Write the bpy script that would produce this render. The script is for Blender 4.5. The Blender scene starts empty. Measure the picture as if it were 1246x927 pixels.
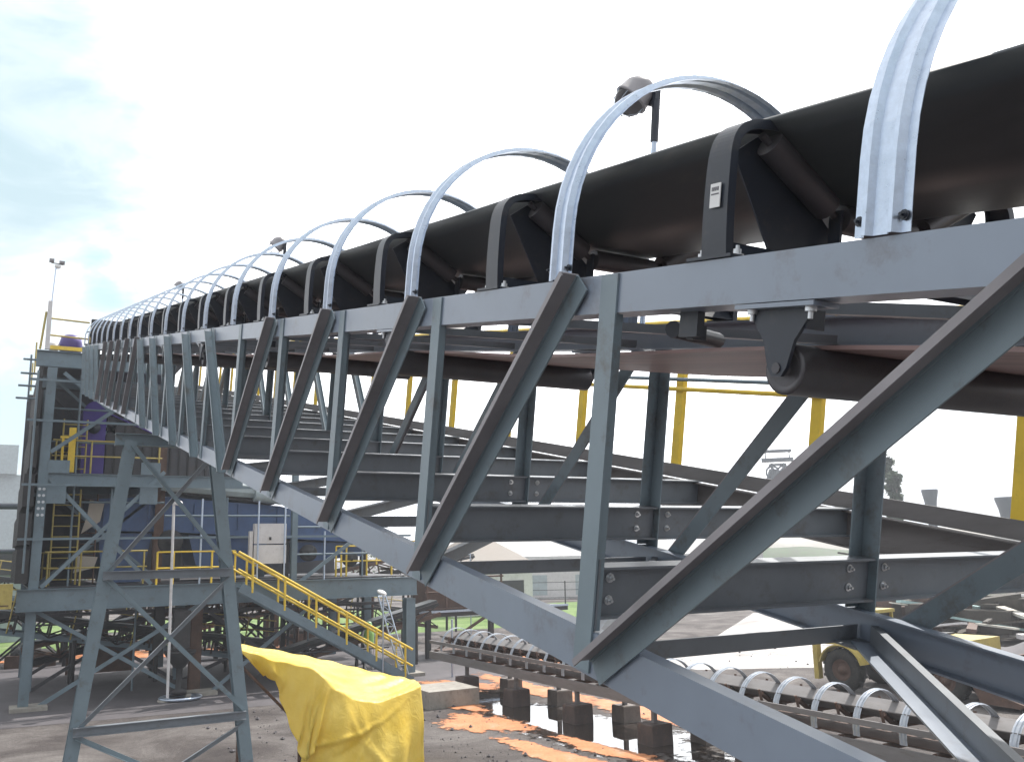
import bpy, math, random
from math import sin, cos, radians, pi, tan, sqrt
from mathutils import Vector as V, Matrix
random.seed(11)
sc = bpy.context.scene
COL = sc.collection
H = 4.4
TH = radians(11.245)
A = 1.849; W = 1.455; AW = 4.937
N1, N1B, N2, N2B = .455, .313, -.816, -.97
S0 = 2.667; BAY = 1.5

def C(x, s, n):
    return V((x, s*cos(TH) - n*sin(TH), H + s*sin(TH) + n*cos(TH)))
TV = V((0, cos(TH), sin(TH))); NV = V((0, -sin(TH), cos(TH))); XV = V((1, 0, 0)); ZV = V((0, 0, 1)); YV = V((0, 1, 0))

# ------------------------------------------------------------------ materials
def nt(name):
    m = bpy.data.materials.new(name); m.use_nodes = True
    n = m.node_tree; b = n.nodes['Principled BSDF']
    return m, n, b
def mat(name, col, rough=.5, metal=0., var=.15, scale=3., bump=.0, dirt=None, dirt_amt=.5, spec=.5, stretch=None, coat=0.):
    m, n, b = nt(name); N = n.nodes; L = n.links
    tc = N.new('ShaderNodeTexCoord')
    src = tc.outputs['Object']
    if stretch:
        mp = N.new('ShaderNodeMapping'); mp.inputs['Scale'].default_value = stretch
        L.new(src, mp.inputs['Vector']); src = mp.outputs['Vector']
    a = N.new('ShaderNodeTexNoise'); a.inputs['Scale'].default_value = scale; a.inputs['Detail'].default_value = 6; a.inputs['Roughness'].default_value = .65
    L.new(src, a.inputs['Vector'])
    r = N.new('ShaderNodeMapRange'); r.inputs['From Min'].default_value = .3; r.inputs['From Max'].default_value = .7
    r.inputs['To Min'].default_value = 1 - var; r.inputs['To Max'].default_value = 1 + var
    L.new(a.outputs['Fac'], r.inputs['Value'])
    mx = N.new('ShaderNodeVectorMath'); mx.operation = 'SCALE'; mx.inputs[0].default_value = col
    L.new(r.outputs['Result'], mx.inputs['Scale'])
    out = mx.outputs['Vector']
    if dirt:
        d = N.new('ShaderNodeTexNoise'); d.inputs['Scale'].default_value = scale*2.7; d.inputs['Detail'].default_value = 8; d.inputs['Roughness'].default_value = .75
        L.new(src, d.inputs['Vector'])
        dr = N.new('ShaderNodeMapRange'); dr.inputs['From Min'].default_value = .54; dr.inputs['From Max'].default_value = .72; dr.inputs['To Max'].default_value = dirt_amt
        L.new(d.outputs['Fac'], dr.inputs['Value'])
        mm = N.new('ShaderNodeMix'); mm.data_type = 'RGBA'; mm.inputs['B'].default_value = (*dirt, 1)
        L.new(dr.outputs['Result'], mm.inputs['Factor']); L.new(out, mm.inputs['A']); out = mm.outputs['Result']
    L.new(out, b.inputs['Base Color'])
    rr = N.new('ShaderNodeMapRange'); rr.inputs['To Min'].default_value = max(.03, rough - .1); rr.inputs['To Max'].default_value = min(1, rough + .12)
    L.new(a.outputs['Fac'], rr.inputs['Value']); L.new(rr.outputs['Result'], b.inputs['Roughness'])
    b.inputs['Metallic'].default_value = metal; b.inputs['Specular IOR Level'].default_value = spec
    b.inputs['Coat Weight'].default_value = coat
    if bump:
        bp = N.new('ShaderNodeBump'); bp.inputs['Strength'].default_value = bump; bp.inputs['Distance'].default_value = .01
        f = N.new('ShaderNodeTexNoise'); f.inputs['Scale'].default_value = scale*12; f.inputs['Detail'].default_value = 4
        L.new(src, f.inputs['Vector']); L.new(f.outputs['Fac'], bp.inputs['Height']); L.new(bp.outputs['Normal'], b.inputs['Normal'])
    return m
M = {}
M['steel'] = mat('paint_blue_grey', (.18, .235, .27), .40, var=.12, scale=1.6, bump=.06, dirt=(.105, .085, .07), dirt_amt=.75, spec=.6)
M['chord'] = mat('paint_grey_chord', (.215, .26, .33), .32, var=.10, scale=1.3, bump=.06, dirt=(.12, .10, .09), dirt_amt=.7, spec=.9)
M['warm_grey'] = mat('warm_grey_paint', (.27, .255, .27), .40, var=.2, scale=2.5, dirt=(.2, .19, .2), dirt_amt=.3)  # warmer grey for outward legs of diagonals and lamp housings
M['beam'] = mat('paint_beam', (.18, .20, .225), .40, var=.15, scale=2, bump=.05, dirt=(.11, .09, .075), dirt_amt=.6)
M['dusty'] = mat('dusty_beam', (.18, .17, .17), .6, var=.2, scale=2.2, dirt=(.10, .075, .055), dirt_amt=.6, stretch=(1, .4, 2.5))
M['galv'] = mat('galvanised', (.50, .57, .68), .3, metal=.9, var=.12, scale=30, bump=.08, dirt=(.66, .71, .76), dirt_amt=.4)
M['galv2'] = mat('dusty_galvanised', (.42, .45, .5), .4, metal=.7, var=.2, scale=6, dirt=(.3, .27, .25), dirt_amt=.6)
M['rubber'] = mat('belt_rubber', (.042, .048, .052), .42, var=.3, scale=1.2, bump=.04, dirt=(.085, .078, .07), dirt_amt=.55, stretch=(2, .25, 3))
M['rubber_red'] = mat('belt_underside', (.33, .22, .21), .5, var=.35, scale=2.5, dirt=(.28, .2, .18), dirt_amt=.5, stretch=(6, .15, 1))
M['dark'] = mat('idler_dark', (.02, .026, .04), .38, var=.2, scale=5, dirt=(.09, .08, .07), dirt_amt=.4)
M['roller'] = mat('roller_steel', (.075, .072, .08), .38, metal=.3, var=.2, scale=6, dirt=(.10, .07, .06), dirt_amt=.5, bump=.04)
M['zinc'] = mat('bolt_zinc', (.6, .62, .64), .3, metal=.8, var=.1)
M['label'] = mat('white_label', (.75, .75, .75), .4, var=.05)
M['ink'] = mat('grey_ink', (.1, .1, .12), .5, var=.05)
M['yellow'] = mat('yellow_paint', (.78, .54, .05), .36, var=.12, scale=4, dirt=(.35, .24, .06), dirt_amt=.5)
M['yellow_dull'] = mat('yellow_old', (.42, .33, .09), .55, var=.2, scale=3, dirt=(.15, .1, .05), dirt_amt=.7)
M['tower'] = mat('tower_steel', (.14, .19, .225), .45, var=.15, scale=1.2, dirt=(.08, .07, .065), dirt_amt=.5)
M['clad'] = mat('dark_cladding', (.06, .06, .068), .6, var=.3, scale=1.5, dirt=(.11, .08, .06), dirt_amt=.6)
M['rust'] = mat('rusty_steel', (.10, .06, .045), .75, var=.35, scale=4, dirt=(.2, .09, .05), dirt_amt=.6)
M['black'] = mat('black_machinery', (.025, .024, .026), .6, var=.3, scale=3, dirt=(.08, .06, .05), dirt_amt=.5)
M['blue'] = mat('blue_machine', (.05, .095, .21), .45, var=.2, scale=1.5, dirt=(.06, .05, .05), dirt_amt=.5)
M['purple'] = mat('purple_guard', (.06, .035, .22), .4, var=.15, scale=2)
M['duct'] = mat('pale_duct', (.36, .42, .44), .45, var=.15, scale=2, dirt=(.2, .18, .16), dirt_amt=.4)
M['white'] = mat('white_paint', (.62, .6, .6), .45, var=.1, scale=2, dirt=(.3, .27, .25), dirt_amt=.5)
M['beige'] = mat('beige_panel', (.45, .40, .34), .6, var=.12, scale=1)
M['roofb'] = mat('roof_beige', (.24, .21, .185), .7, var=.12, scale=.6)
M['concrete'] = mat('concrete', (.30, .28, .25), .85, var=.2, scale=3, bump=.3, dirt=(.12, .08, .06), dirt_amt=.7)
M['wetconc'] = mat('muddy_concrete', (.075, .055, .05), .6, var=.3, scale=3, bump=.3, dirt=(.22, .12, .08), dirt_amt=.6)
M['wetconc2'] = mat('damp_concrete', (.16, .135, .12), .7, var=.3, scale=3, bump=.3, dirt=(.08, .055, .045), dirt_amt=.7)
M['shade_and_earth'] = mat('dark_earth_and_shade', (.085, .078, .085), .75, var=.3, scale=.6, bump=.3, dirt=(.15, .12, .12), dirt_amt=.5)  # dark earth, also the tower's shade painted onto the ground
M['tyre'] = mat('tyre', (.025, .024, .023), .8, var=.3, scale=5, dirt=(.12, .09, .06), dirt_amt=.6)
M['glassw'] = mat('lamp_white', (.9, .9, .9), .25, var=.03)
M['glass'], _n, _b = nt('lamp_glass'); _b.inputs['Transmission Weight'].default_value = 1; _b.inputs['Roughness'].default_value = .05; _b.inputs['IOR'].default_value = 1.3
M['lime'] = mat('hi_vis_lime', (.28, .5, .14), .7, var=.1)
M['helmet'] = mat('green_helmet', (.22, .42, .2), .35, var=.05)
M['skin'] = mat('skin', (.25, .13, .08), .6, var=.1)
M['cloth'] = mat('pale_trousers', (.6, .58, .57), .8, var=.12, scale=8)
M['leaf'] = mat('foliage', (.04, .07, .03), .7, var=.4, scale=.8)
M['bark'] = mat('bark', (.09, .07, .05), .9, var=.3)
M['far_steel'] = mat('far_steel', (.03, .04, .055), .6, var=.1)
M['scrapw'] = mat('scrap_pale', (.6, .58, .52), .7, var=.25, scale=1.2, dirt=(.2, .16, .12), dirt_amt=.5)
M['scrapt'] = mat('scrap_teal', (.35, .5, .5), .6, var=.25, scale=1.2)
M['scrapd'] = mat('scrap_dark', (.07, .06, .05), .8, var=.4, scale=2)
M['dump'] = mat('tailings', (.42, .40, .37), .95, var=.2, scale=.04, dirt=(.13, .15, .13), dirt_amt=.7)

# tarpaulin: thin translucent cloth
m, n, b = nt('yellow_tarpaulin'); N = n.nodes; L = n.links
tc = N.new('ShaderNodeTexCoord'); a = N.new('ShaderNodeTexNoise'); a.inputs['Scale'].default_value = 1.4; a.inputs['Detail'].default_value = 5
L.new(tc.outputs['Object'], a.inputs['Vector'])
cr = N.new('ShaderNodeValToRGB'); cr.color_ramp.elements[0].position = .3; cr.color_ramp.elements[0].color = (.84, .60, .05, 1)
cr.color_ramp.elements[1].position = .7; cr.color_ramp.elements[1].color = (.95, .76, .18, 1)
L.new(a.outputs['Fac'], cr.inputs['Fac']); L.new(cr.outputs['Color'], b.inputs['Base Color'])
b.inputs['Roughness'].default_value = .42
tr = N.new('ShaderNodeBsdfTranslucent'); L.new(cr.outputs['Color'], tr.inputs['Color'])
ms = N.new('ShaderNodeMixShader'); ms.inputs['Fac'].default_value = .35
bp = N.new('ShaderNodeBump'); bp.inputs['Strength'].default_value = .5; bp.inputs['Distance'].default_value = .03
w2 = N.new('ShaderNodeTexNoise'); w2.inputs['Scale'].default_value = 5; w2.inputs['Detail'].default_value = 3; w2.inputs['Distortion'].default_value = 1.5
L.new(tc.outputs['Object'], w2.inputs['Vector']); L.new(w2.outputs['Fac'], bp.inputs['Height']); L.new(bp.outputs['Normal'], b.inputs['Normal'])
L.new(b.outputs['BSDF'], ms.inputs[1]); L.new(tr.outputs['BSDF'], ms.inputs[2]); L.new(ms.outputs['Shader'], N['Material Output'].inputs['Surface'])
M['tarp'] = m

def ground_mat(name, cols, scale, bump=.5, rough=.9, fine=14.):
    m, n, b = nt(name); N = n.nodes; L = n.links
    tc = N.new('ShaderNodeTexCoord')
    a = N.new('ShaderNodeTexNoise'); a.inputs['Scale'].default_value = scale; a.inputs['Detail'].default_value = 9; a.inputs['Roughness'].default_value = .68; a.inputs['Distortion'].default_value = .6
    L.new(tc.outputs['Object'], a.inputs['Vector'])
    cr = N.new('ShaderNodeValToRGB'); e = cr.color_ramp.elements
    while len(e) < len(cols): e.new(.5)
    for i, (p, c) in enumerate(cols): e[i].position = p; e[i].color = (*c, 1)
    L.new(a.outputs['Fac'], cr.inputs['Fac'])
    f = N.new('ShaderNodeTexNoise'); f.inputs['Scale'].default_value = fine; f.inputs['Detail'].default_value = 8; f.inputs['Roughness'].default_value = .8
    L.new(tc.outputs['Object'], f.inputs['Vector'])
    mr = N.new('ShaderNodeMapRange'); mr.inputs['From Min'].default_value = .3; mr.inputs['From Max'].default_value = .7; mr.inputs['To Min'].default_value = .6; mr.inputs['To Max'].default_value = 1.35
    L.new(f.outputs['Fac'], mr.inputs['Value'])
    sc_ = N.new('ShaderNodeVectorMath'); sc_.operation = 'SCALE'; L.new(cr.outputs['Color'], sc_.inputs[0]); L.new(mr.outputs['Result'], sc_.inputs['Scale'])
    L.new(sc_.outputs['Vector'], b.inputs['Base Color'])
    b.inputs['Roughness'].default_value = rough; b.inputs['Specular IOR Level'].default_value = .25
    bp = N.new('ShaderNodeBump'); bp.inputs['Strength'].default_value = bump; bp.inputs['Distance'].default_value = .05
    L.new(f.outputs['Fac'], bp.inputs['Height']); L.new(bp.outputs['Normal'], b.inputs['Normal'])
    return m
M['ground'] = ground_mat('gravel_ground', [(.30, (.045, .038, .038)), (.45, (.09, .078, .075)), (.58, (.15, .136, .13)), (.75, (.25, .23, .215))], .35, bump=.9)
M['orange'] = ground_mat('orange_mud', [(.3, (.36, .14, .06)), (.5, (.56, .22, .09)), (.72, (.45, .30, .20))], 1.4, rough=.6)
def soft_edge(m):
    n = m.node_tree; N = n.nodes; L = n.links; b = N['Principled BSDF']
    at = N.new('ShaderNodeAttribute'); at.attribute_name = 'edge'
    tc = N.new('ShaderNodeTexCoord'); a = N.new('ShaderNodeTexNoise'); a.inputs['Scale'].default_value = 2.2; a.inputs['Detail'].default_value = 9; a.inputs['Roughness'].default_value = .75
    L.new(tc.outputs['Object'], a.inputs['Vector'])
    q = N.new('ShaderNodeMath'); q.operation = 'ADD'; L.new(at.outputs['Fac'], q.inputs[0])
    q2 = N.new('ShaderNodeMath'); q2.operation = 'MULTIPLY_ADD'; L.new(a.outputs['Fac'], q2.inputs[0]); q2.inputs[1].default_value = 2.2; q2.inputs[2].default_value = -1.1
    L.new(q2.outputs[0], q.inputs[1])
    r = N.new('ShaderNodeMapRange'); r.inputs['From Min'].default_value = .26; r.inputs['From Max'].default_value = .40; L.new(q.outputs[0], r.inputs['Value'])
    L.new(r.outputs['Result'], b.inputs['Alpha'])
soft_edge(M['orange'])
M['grass'] = ground_mat('grass_ground', [(.3, (.06, .09, .035)), (.5, (.14, .22, .065)), (.7, (.22, .27, .13))], .3)
M['road'] = ground_mat('pale_road', [(.3, (.30, .28, .27)), (.5, (.46, .44, .43)), (.7, (.56, .54, .52))], .25)
m, n, b = nt('puddle_water'); N = n.nodes; L = n.links
b.inputs['Base Color'].default_value = (.045, .035, .03, 1); b.inputs['Roughness'].default_value = .02; b.inputs['Specular IOR Level'].default_value = 1.0; b.inputs['IOR'].default_value = 1.9
tc = N.new('ShaderNodeTexCoord'); a = N.new('ShaderNodeTexNoise'); a.inputs['Scale'].default_value = 4; L.new(tc.outputs['Object'], a.inputs['Vector'])
bp = N.new('ShaderNodeBump'); bp.inputs['Strength'].default_value = .03; bp.inputs['Distance'].default_value = .02; L.new(a.outputs['Fac'], bp.inputs['Height']); L.new(bp.outputs['Normal'], b.inputs['Normal'])
M['water'] = m; soft_edge(m)

# ------------------------------------------------------------------ mesh tools
ROOT = {}
class MB:
    def __init__(s): s.v = []; s.f = []; s.m = []; s.sm = []
    def add(s, vs, fs, mi=0, smooth=False):
        o = len(s.v); s.v += [tuple(p) for p in vs]
        for f in fs: s.f.append([i + o for i in f]); s.m.append(mi); s.sm.append(smooth)
        return s
    def box(s, c, sz, ax=None, mi=0):
        c = V(c); X, Y, Z = ax if ax else (XV, YV, ZV)
        vs = [c + X*(sz[0]/2*i) + Y*(sz[1]/2*j) + Z*(sz[2]/2*k) for i in (-1, 1) for j in (-1, 1) for k in (-1, 1)]
        return s.add(vs, [(0, 1, 3, 2), (4, 6, 7, 5), (0, 4, 5, 1), (2, 3, 7, 6), (0, 2, 6, 4), (1, 5, 7, 3)], mi)
    def bb(s, x0, x1, y0, y1, z0, z1, mi=0):
        return s.box(((x0+x1)/2, (y0+y1)/2, (z0+z1)/2), (x1-x0, y1-y0, z1-z0), None, mi)
    def ext(s, p1, p2, side, up, polys, mi=0):
        """extrude 2d polygons (u along side, v along up) from p1 to p2"""
        p1 = V(p1); p2 = V(p2)
        if isinstance(mi, int): mi = [mi]*len(polys)
        for poly, q in zip(polys, mi):
            k = len(poly)
            vs = [p1 + side*u + up*v for u, v in poly] + [p2 + side*u + up*v for u, v in poly]
            fs = [list(range(k))[::-1], [k+i for i in range(k)]] + [(i, (i+1) % k, k+(i+1) % k, k+i) for i in range(k)]
            s.add(vs, fs, q)
        return s
    def tube(s, p1, p2, r, seg=8, r2=None, mi=0, cap=True):
        p1 = V(p1); p2 = V(p2); d = (p2-p1).normalized()
        a = d.orthogonal().normalized(); b = d.cross(a); r2 = r if r2 is None else r2
        vs = [p1 + (a*cos(2*pi*i/seg) + b*sin(2*pi*i/seg))*r for i in range(seg)] + [p2 + (a*cos(2*pi*i/seg) + b*sin(2*pi*i/seg))*r2 for i in range(seg)]
        s.add(vs, [(i, (i+1) % seg, seg+(i+1) % seg, seg+i) for i in range(seg)], mi, True)
        if cap: s.add(vs[:seg], [list(range(seg))[::-1]], mi); s.add(vs[seg:], [list(range(seg))], mi)
        return s
    def path(s, pts, r, seg=6, mi=0):
        for a, b in zip(pts, pts[1:]): s.tube(a, b, r, seg, mi=mi)
        return s
    def lathe(s, c, axis, prof, seg=16, mi=0, smooth=True):
        c = V(c); d = V(axis).normalized(); a = d.orthogonal().normalized(); b = d.cross(a); k = len(prof)
        vs = [c + d*h + (a*cos(2*pi*i/seg) + b*sin(2*pi*i/seg))*r for i in range(seg) for h, r in prof]
        fs = [(i*k+j, ((i+1) % seg)*k+j, ((i+1) % seg)*k+j+1, i*k+j+1) for i in range(seg) for j in range(k-1)]
        return s.add(vs, fs, mi, smooth)
    def sweep(s, rings, closed=True, mi=0, smooth=False):
        k = len(rings[0]); vs = [p for r in rings for p in r]
        fs = [(j*k+i, j*k+(i+1) % k, (j+1)*k+(i+1) % k, (j+1)*k+i) for j in range(len(rings)-1) for i in range(k if closed else k-1)]
        s.add(vs, fs, mi, smooth)
        if closed: s.add(rings[0], [list(range(k))[::-1]], mi); s.add(rings[-1], [list(range(k))], mi)
        return s
    def build(s, name, mats, parent=None):
        if not isinstance(mats, (list, tuple)): mats = [mats]
        me = bpy.data.meshes.new(name)
        loc = ROOT.get(parent.name, V((0, 0, 0))) if parent else V((0, 0, 0))
        base = loc
        if not parent and s.v:
            xs = [p[0] for p in s.v]; ys = [p[1] for p in s.v]; zs = [p[2] for p in s.v]
            base = V(((min(xs)+max(xs))/2, (min(ys)+max(ys))/2, min(zs)))
        me.from_pydata([tuple(V(p) - base) for p in s.v], [], s.f)
        for x in mats: me.materials.append(M[x])
        for p, q, t in zip(me.polygons, s.m, s.sm): p.material_index = q; p.use_smooth = t
        me.update()
        o = bpy.data.objects.new(name, me); COL.objects.link(o)
        ROOT[o.name] = base
        if parent: o.parent = parent
        else: o.location = base
        return o
def tag(o, label=None, cat=None, group=None, kind=None):
    if label: o['label'] = label
    if cat: o['category'] = cat
    if group: o['group'] = group
    if kind: o['kind'] = kind
    return o
def thing(name, loc, label, cat, group=None):
    o = bpy.data.objects.new(name, None); COL.objects.link(o); o.location = loc; o.empty_display_size = .3
    ROOT[o.name] = V(loc); return tag(o, label, cat, group)
def copy_part(o, parent, off):
    c = o.copy(); COL.objects.link(c); c.parent = parent; c.location = o.location + off
    for ch in list(o.children):
        d = ch.copy(); COL.objects.link(d); d.parent = c
    return c
def copy_thing(o, off, label):
    c = o.copy(); COL.objects.link(c); c.location = o.location + off; c['label'] = label
    for ch in list(o.children): copy_part(ch, c, V((0, 0, 0)))
    return c
ORD = ['first', 'second', 'third', 'fourth', 'fifth', 'sixth', 'seventh', 'eighth', 'ninth', 'tenth', 'eleventh', 'twelfth']

def Lp(w, d, t, su=1, sv=1):        # angle section
    return [[(0, 0), (su*w, 0), (su*w, sv*t), (su*t, sv*t), (su*t, sv*d), (0, sv*d)]]
def chan(d, w, t, sv=1):             # channel: web along u centred, flanges toward v
    return [[(-d/2, 0), (d/2, 0), (d/2, sv*w), (d/2-t, sv*w), (d/2-t, sv*t), (-d/2+t, sv*t), (-d/2+t, sv*w), (-d/2, sv*w)]]
def ibm(w, d, t):                    # I section, u width, v depth (0 at top, goes down)
    return [[(-w/2, 0), (w/2, 0), (w/2, -t), (t/2, -t), (t/2, -d+t), (w/2, -d+t), (w/2, -d), (-w/2, -d), (-w/2, -d+t), (-t/2, -d+t), (-t/2, -t), (-w/2, -t)]]
def rect(u0, u1, v0, v1): return [[(u0, v0), (u1, v0), (u1, v1), (u0, v1)]]
def bolt(mb, p, ax, r=.013, h=.014, mi=0):
    p = V(p); ax = V(ax).normalized(); mb.tube(p, p + ax*.003, r*1.5, 10, mi=mi); mb.tube(p, p + ax*h, r, 6, mi=mi); mb.tube(p, p+ax*(h+.012), r*.5, 6, mi=mi)

# ================================================================== MAIN TRUSS GALLERY
g = thing('truss_gallery', C(A, 16.17, N2B), 'long inclined grey steel lattice truss carrying the belt conveyor up to the tower', 'conveyor truss')
S_A, S_B = -2.2, 29.75
for side, xw, sg in ((0, A, 1), (1, A+W, -1)):
    # top chord: channel, web outside
    nc = (N1+N1B)/2
    MB().ext(C(xw, S_A, nc), C(xw, S_B, nc), NV, XV*sg, chan(N1-N1B, .12, .008)).build('top_chord', 'chord', g)
    nc = (N2+N2B)/2
    MB().ext(C(xw, S_A, nc), C(xw, S_B, nc), NV, XV*sg, chan(N2-N2B, .06, .008)).build('bottom_chord', 'chord', g)
KMIN, KMAX = -2, 18
def sk(k): return {-1: .76, -2: -1.0}.get(k, S0 + BAY*k)
for k in range(KMIN, KMAX+1):
    s = sk(k)
    for xw, sg in ((A, 1), (A+W, -1)):
        o = MB()
        o.ext(C(xw - sg*.009, s, N1-.004), C(xw - sg*.009, s, N2B+.012), TV, XV*sg, rect(-.05, .05, 0, .0075))
        o.ext(C(xw, s, N1B-.003), C(xw, s, N2+.003), TV, XV*sg, rect(.037, .045, -.0015, .07))
        if xw == A:   # stiffening lip
            o.ext(C(xw, s, N1B-.003), C(xw, s, N2+.003), TV, XV*sg, rect(-.045, -.039, -.0015, .03))
        o.build('vertical_member', 'steel', g)
        # diagonal of bay k..k+1
        if k < KMAX:
            rev = (4 <= k < 9) or k >= 14
            s2 = sk(k+1)
            if not rev: p1 = (s + .17, N1-.02); p2 = (s2 - .10, N2B + .035)
            else: p1 = (s + BAY - .17, N1-.02); p2 = (s + .10, N2B+.035)
            P1 = C(xw, *p1); P2 = C(xw, *p2); d = (P2-P1).normalized()
            q = XV.cross(d).normalized()
            if q.dot(TV) < 0: q = -q            # q points away from the camera side (upper-far)
            out = -XV*sg
            off = out*.0105
            o = MB()
            wd = .092
            if rev: wd = .07
            o.ext(P1+off, P2+off, q, out, rect(-wd*.55, wd*.45, 0, .007), 0)
            o.ext(P1+off, P2+off, q, out, rect(wd*.45, wd*.45+.007, 0, .085), 1 if not rev else 0)
            o.ext(P1+off, P2+off, q, out, rect(wd*.45-.016, wd*.45, .078, .085), 1 if not rev else 0)
            if not rev:   # weld bead line along the root
                o.ext(P1+off, P2+off, q, out, rect(wd*.45-.008, wd*.45, .007, .013), 0)
            o.build('diagonal_member', ['steel', 'warm_grey'], g)
    # deep cross beam, cantilevered to the walkway
    cb = MB()
    cb.ext(C(A+.012, s, -.59), C(AW-.01, s, -.59), TV, NV, ibm(.085, .185, .009))
    cb.ext(C(A+.004, s, -.66), C(A+.012, s, -.66), TV, NV, rect(-.05, .06, -.15, .1))
    cbo = cb.build('cross_beam', 'beam', g)
    if k <= 2:
        for nn in (-.635, -.715):
            for xx, ax in ((A+.085, 1), (A+W-.12, 1), (A+W+.1, 1)):
                bm = MB(); bolt(bm, C(xx, s-.006, nn), -TV, .012); bm.build('bolt', 'zinc', cbo)
    # bottom strut and lateral bracing
    MB().ext(C(A+.02, s+.012, N2B+.015), C(A+W-.02, s+.012, N2B+.015), TV, NV, Lp(.06, .07, .008)).build('bottom_strut', 'beam', g)
    if k > KMIN:
        P1 = C(A+W-.06, s-.06, N2B+.03); P2 = C(A+.05, sk(k-1)+.05, N2B+.03); d = (P2-P1).normalized(); q = d.cross(NV).normalized()
        if q.dot(XV) < 0: q = -q
        o = MB(); o.ext(P1, P2, q, NV, rect(-.055, .022, -.008, 0), 1); o.ext(P1, P2, q, NV, rect(.022, .03, -.008, .075), 0); o.ext(P1, P2, q, NV, rect(.03, .055, .067, .075), 0)
        o.build('lateral_brace', ['beam', 'chord'], g)
        # gusset
        gp = C(A+W-.03, s, N2B+.022)
        MB().box(gp + (-XV*.06), (.16, .22, .008), (XV, TV, NV)).build('gusset_plate', 'beam', g)
        # top lateral
        P1 = C(A+.06, s-.2, N1B+.015); P2 = C(A+W-.06, sk(k-1)+.2, N1B+.015); d = (P2-P1).normalized(); q = d.cross(NV).normalized()
        MB().ext(P1, P2, q, NV, Lp(.045, .045, .006)).build('top_lateral_brace', 'beam', g)

# ================================================================== BELT CONVEYOR ON THE TRUSS
bc = thing('belt_conveyor', C(A+W/2, 15, N1), 'black troughed rubber belt on idler frames under silver hoops along the top of the truss', 'conveyor belt')
XC = A+W/2
def belt_prof():
    # full profile of carrying strand, thickness .014, from near edge to far edge
    pts = [(-.545, .932), (-.46, .883), (-.36, .825), (-.26, .766), (-.225, .747), (-.19, .734), (-.15, .727), (0, .725)]
    pts += [(-x, n) for x, n in reversed(pts[:-1])]
    return pts
bp_ = belt_prof()
rings = []
ss = -2.2
while ss < 30.6:
    ph = (ss - .65) / 1.5
    sag = .022*max(0, min(1, (2.5-ss)/1.3)) + .003*(0.5 - .5*cos(2*pi*ph))
    ring = []
    for i, (x, n) in enumerate(bp_): ring.append(C(XC + x, ss, n - sag + .008))
    for i, (x, n) in reversed(list(enumerate(bp_))):
        # underside offset roughly normal
        nx = .010 if x > .2 else (-.010 if x < -.2 else 0)
        ring.append(C(XC + x + nx, ss, n - sag + .008 - .012))
    rings.append(ring); ss += .3
MB().sweep(rings, True, 0, True).build('carrying_belt', 'rubber', bc)
rings = []; ss = -2.2
while ss < 30.6:
    ph = (ss - 1.87) / 3.0; sag = .025*(0.5 - .5*cos(2*pi*ph))
    rings.append([C(XC-.56, ss, .205-sag), C(XC, ss, .203-sag), C(XC+.56, ss, .205-sag), C(XC+.56, ss, .193-sag), C(XC, ss, .191-sag), C(XC-.56, ss, .193-sag)]); ss += .3
MB().sweep(rings).build('return_belt', 'rubber_red', bc)

# cover hoops
def hoop_path(xc, r, nb, nleg, seg=28):
    pts = [(-r, nb), (-r, (nb+nleg)/2)]
    for i in range(seg+1):
        t = pi - pi*i/seg; pts.append((r*cos(t), nleg + r*sin(t)))
    pts += [(r, (nb+nleg)/2), (r, nb)]
    return pts
def hoop_mesh(mb, s, xc, r, nb, nleg, w, dp, cf, seg=28):
    pts = hoop_path(xc, r, nb, nleg, seg)
    t = .0025
    prof = [(-.5, 0), (-.34, 0), (-.27, 1), (-.20, 1), (-.13, .25), (.13, .25), (.20, 1), (.27, 1), (.34, 0), (.5, 0)]
    rings = []
    for i, (x, n) in enumerate(pts):
        a = pts[max(0, i-1)]; b = pts[min(len(pts)-1, i+1)]
        tx, tn = b[0]-a[0], b[1]-a[1]; l = math.hypot(tx, tn); ox, on_ = -tn/l, tx/l
        ring = [cf(xc + x + ox*(dp*v), s + w*u, n + on_*(dp*v)) for u, v in prof] + [cf(xc + x + ox*(dp*v-t), s + w*u, n + on_*(dp*v-t)) for u, v in reversed(prof)]
        rings.append(ring)
    mb.sweep(rings, True, 0, False)
h0 = MB(); hoop_mesh(h0, 1.52, XC, .727, N1+.004, .66, .165, .022, C)
h0 = h0.build('cover_hoop', 'galv', bc)
for u in (-.066, .066):
    b_ = MB(); bolt(b_, C(A-.004, 1.52+u, N1+.045), -XV, .009, .006); b_.build('bolt', 'dark', h0)
for k in range(-1, 20):
    if k == 0: continue
    hc = copy_part(h0, bc, TV*(BAY*k) + TV*random.uniform(-.02, .02))
    hc.location += V((0, 0, 0))

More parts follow.
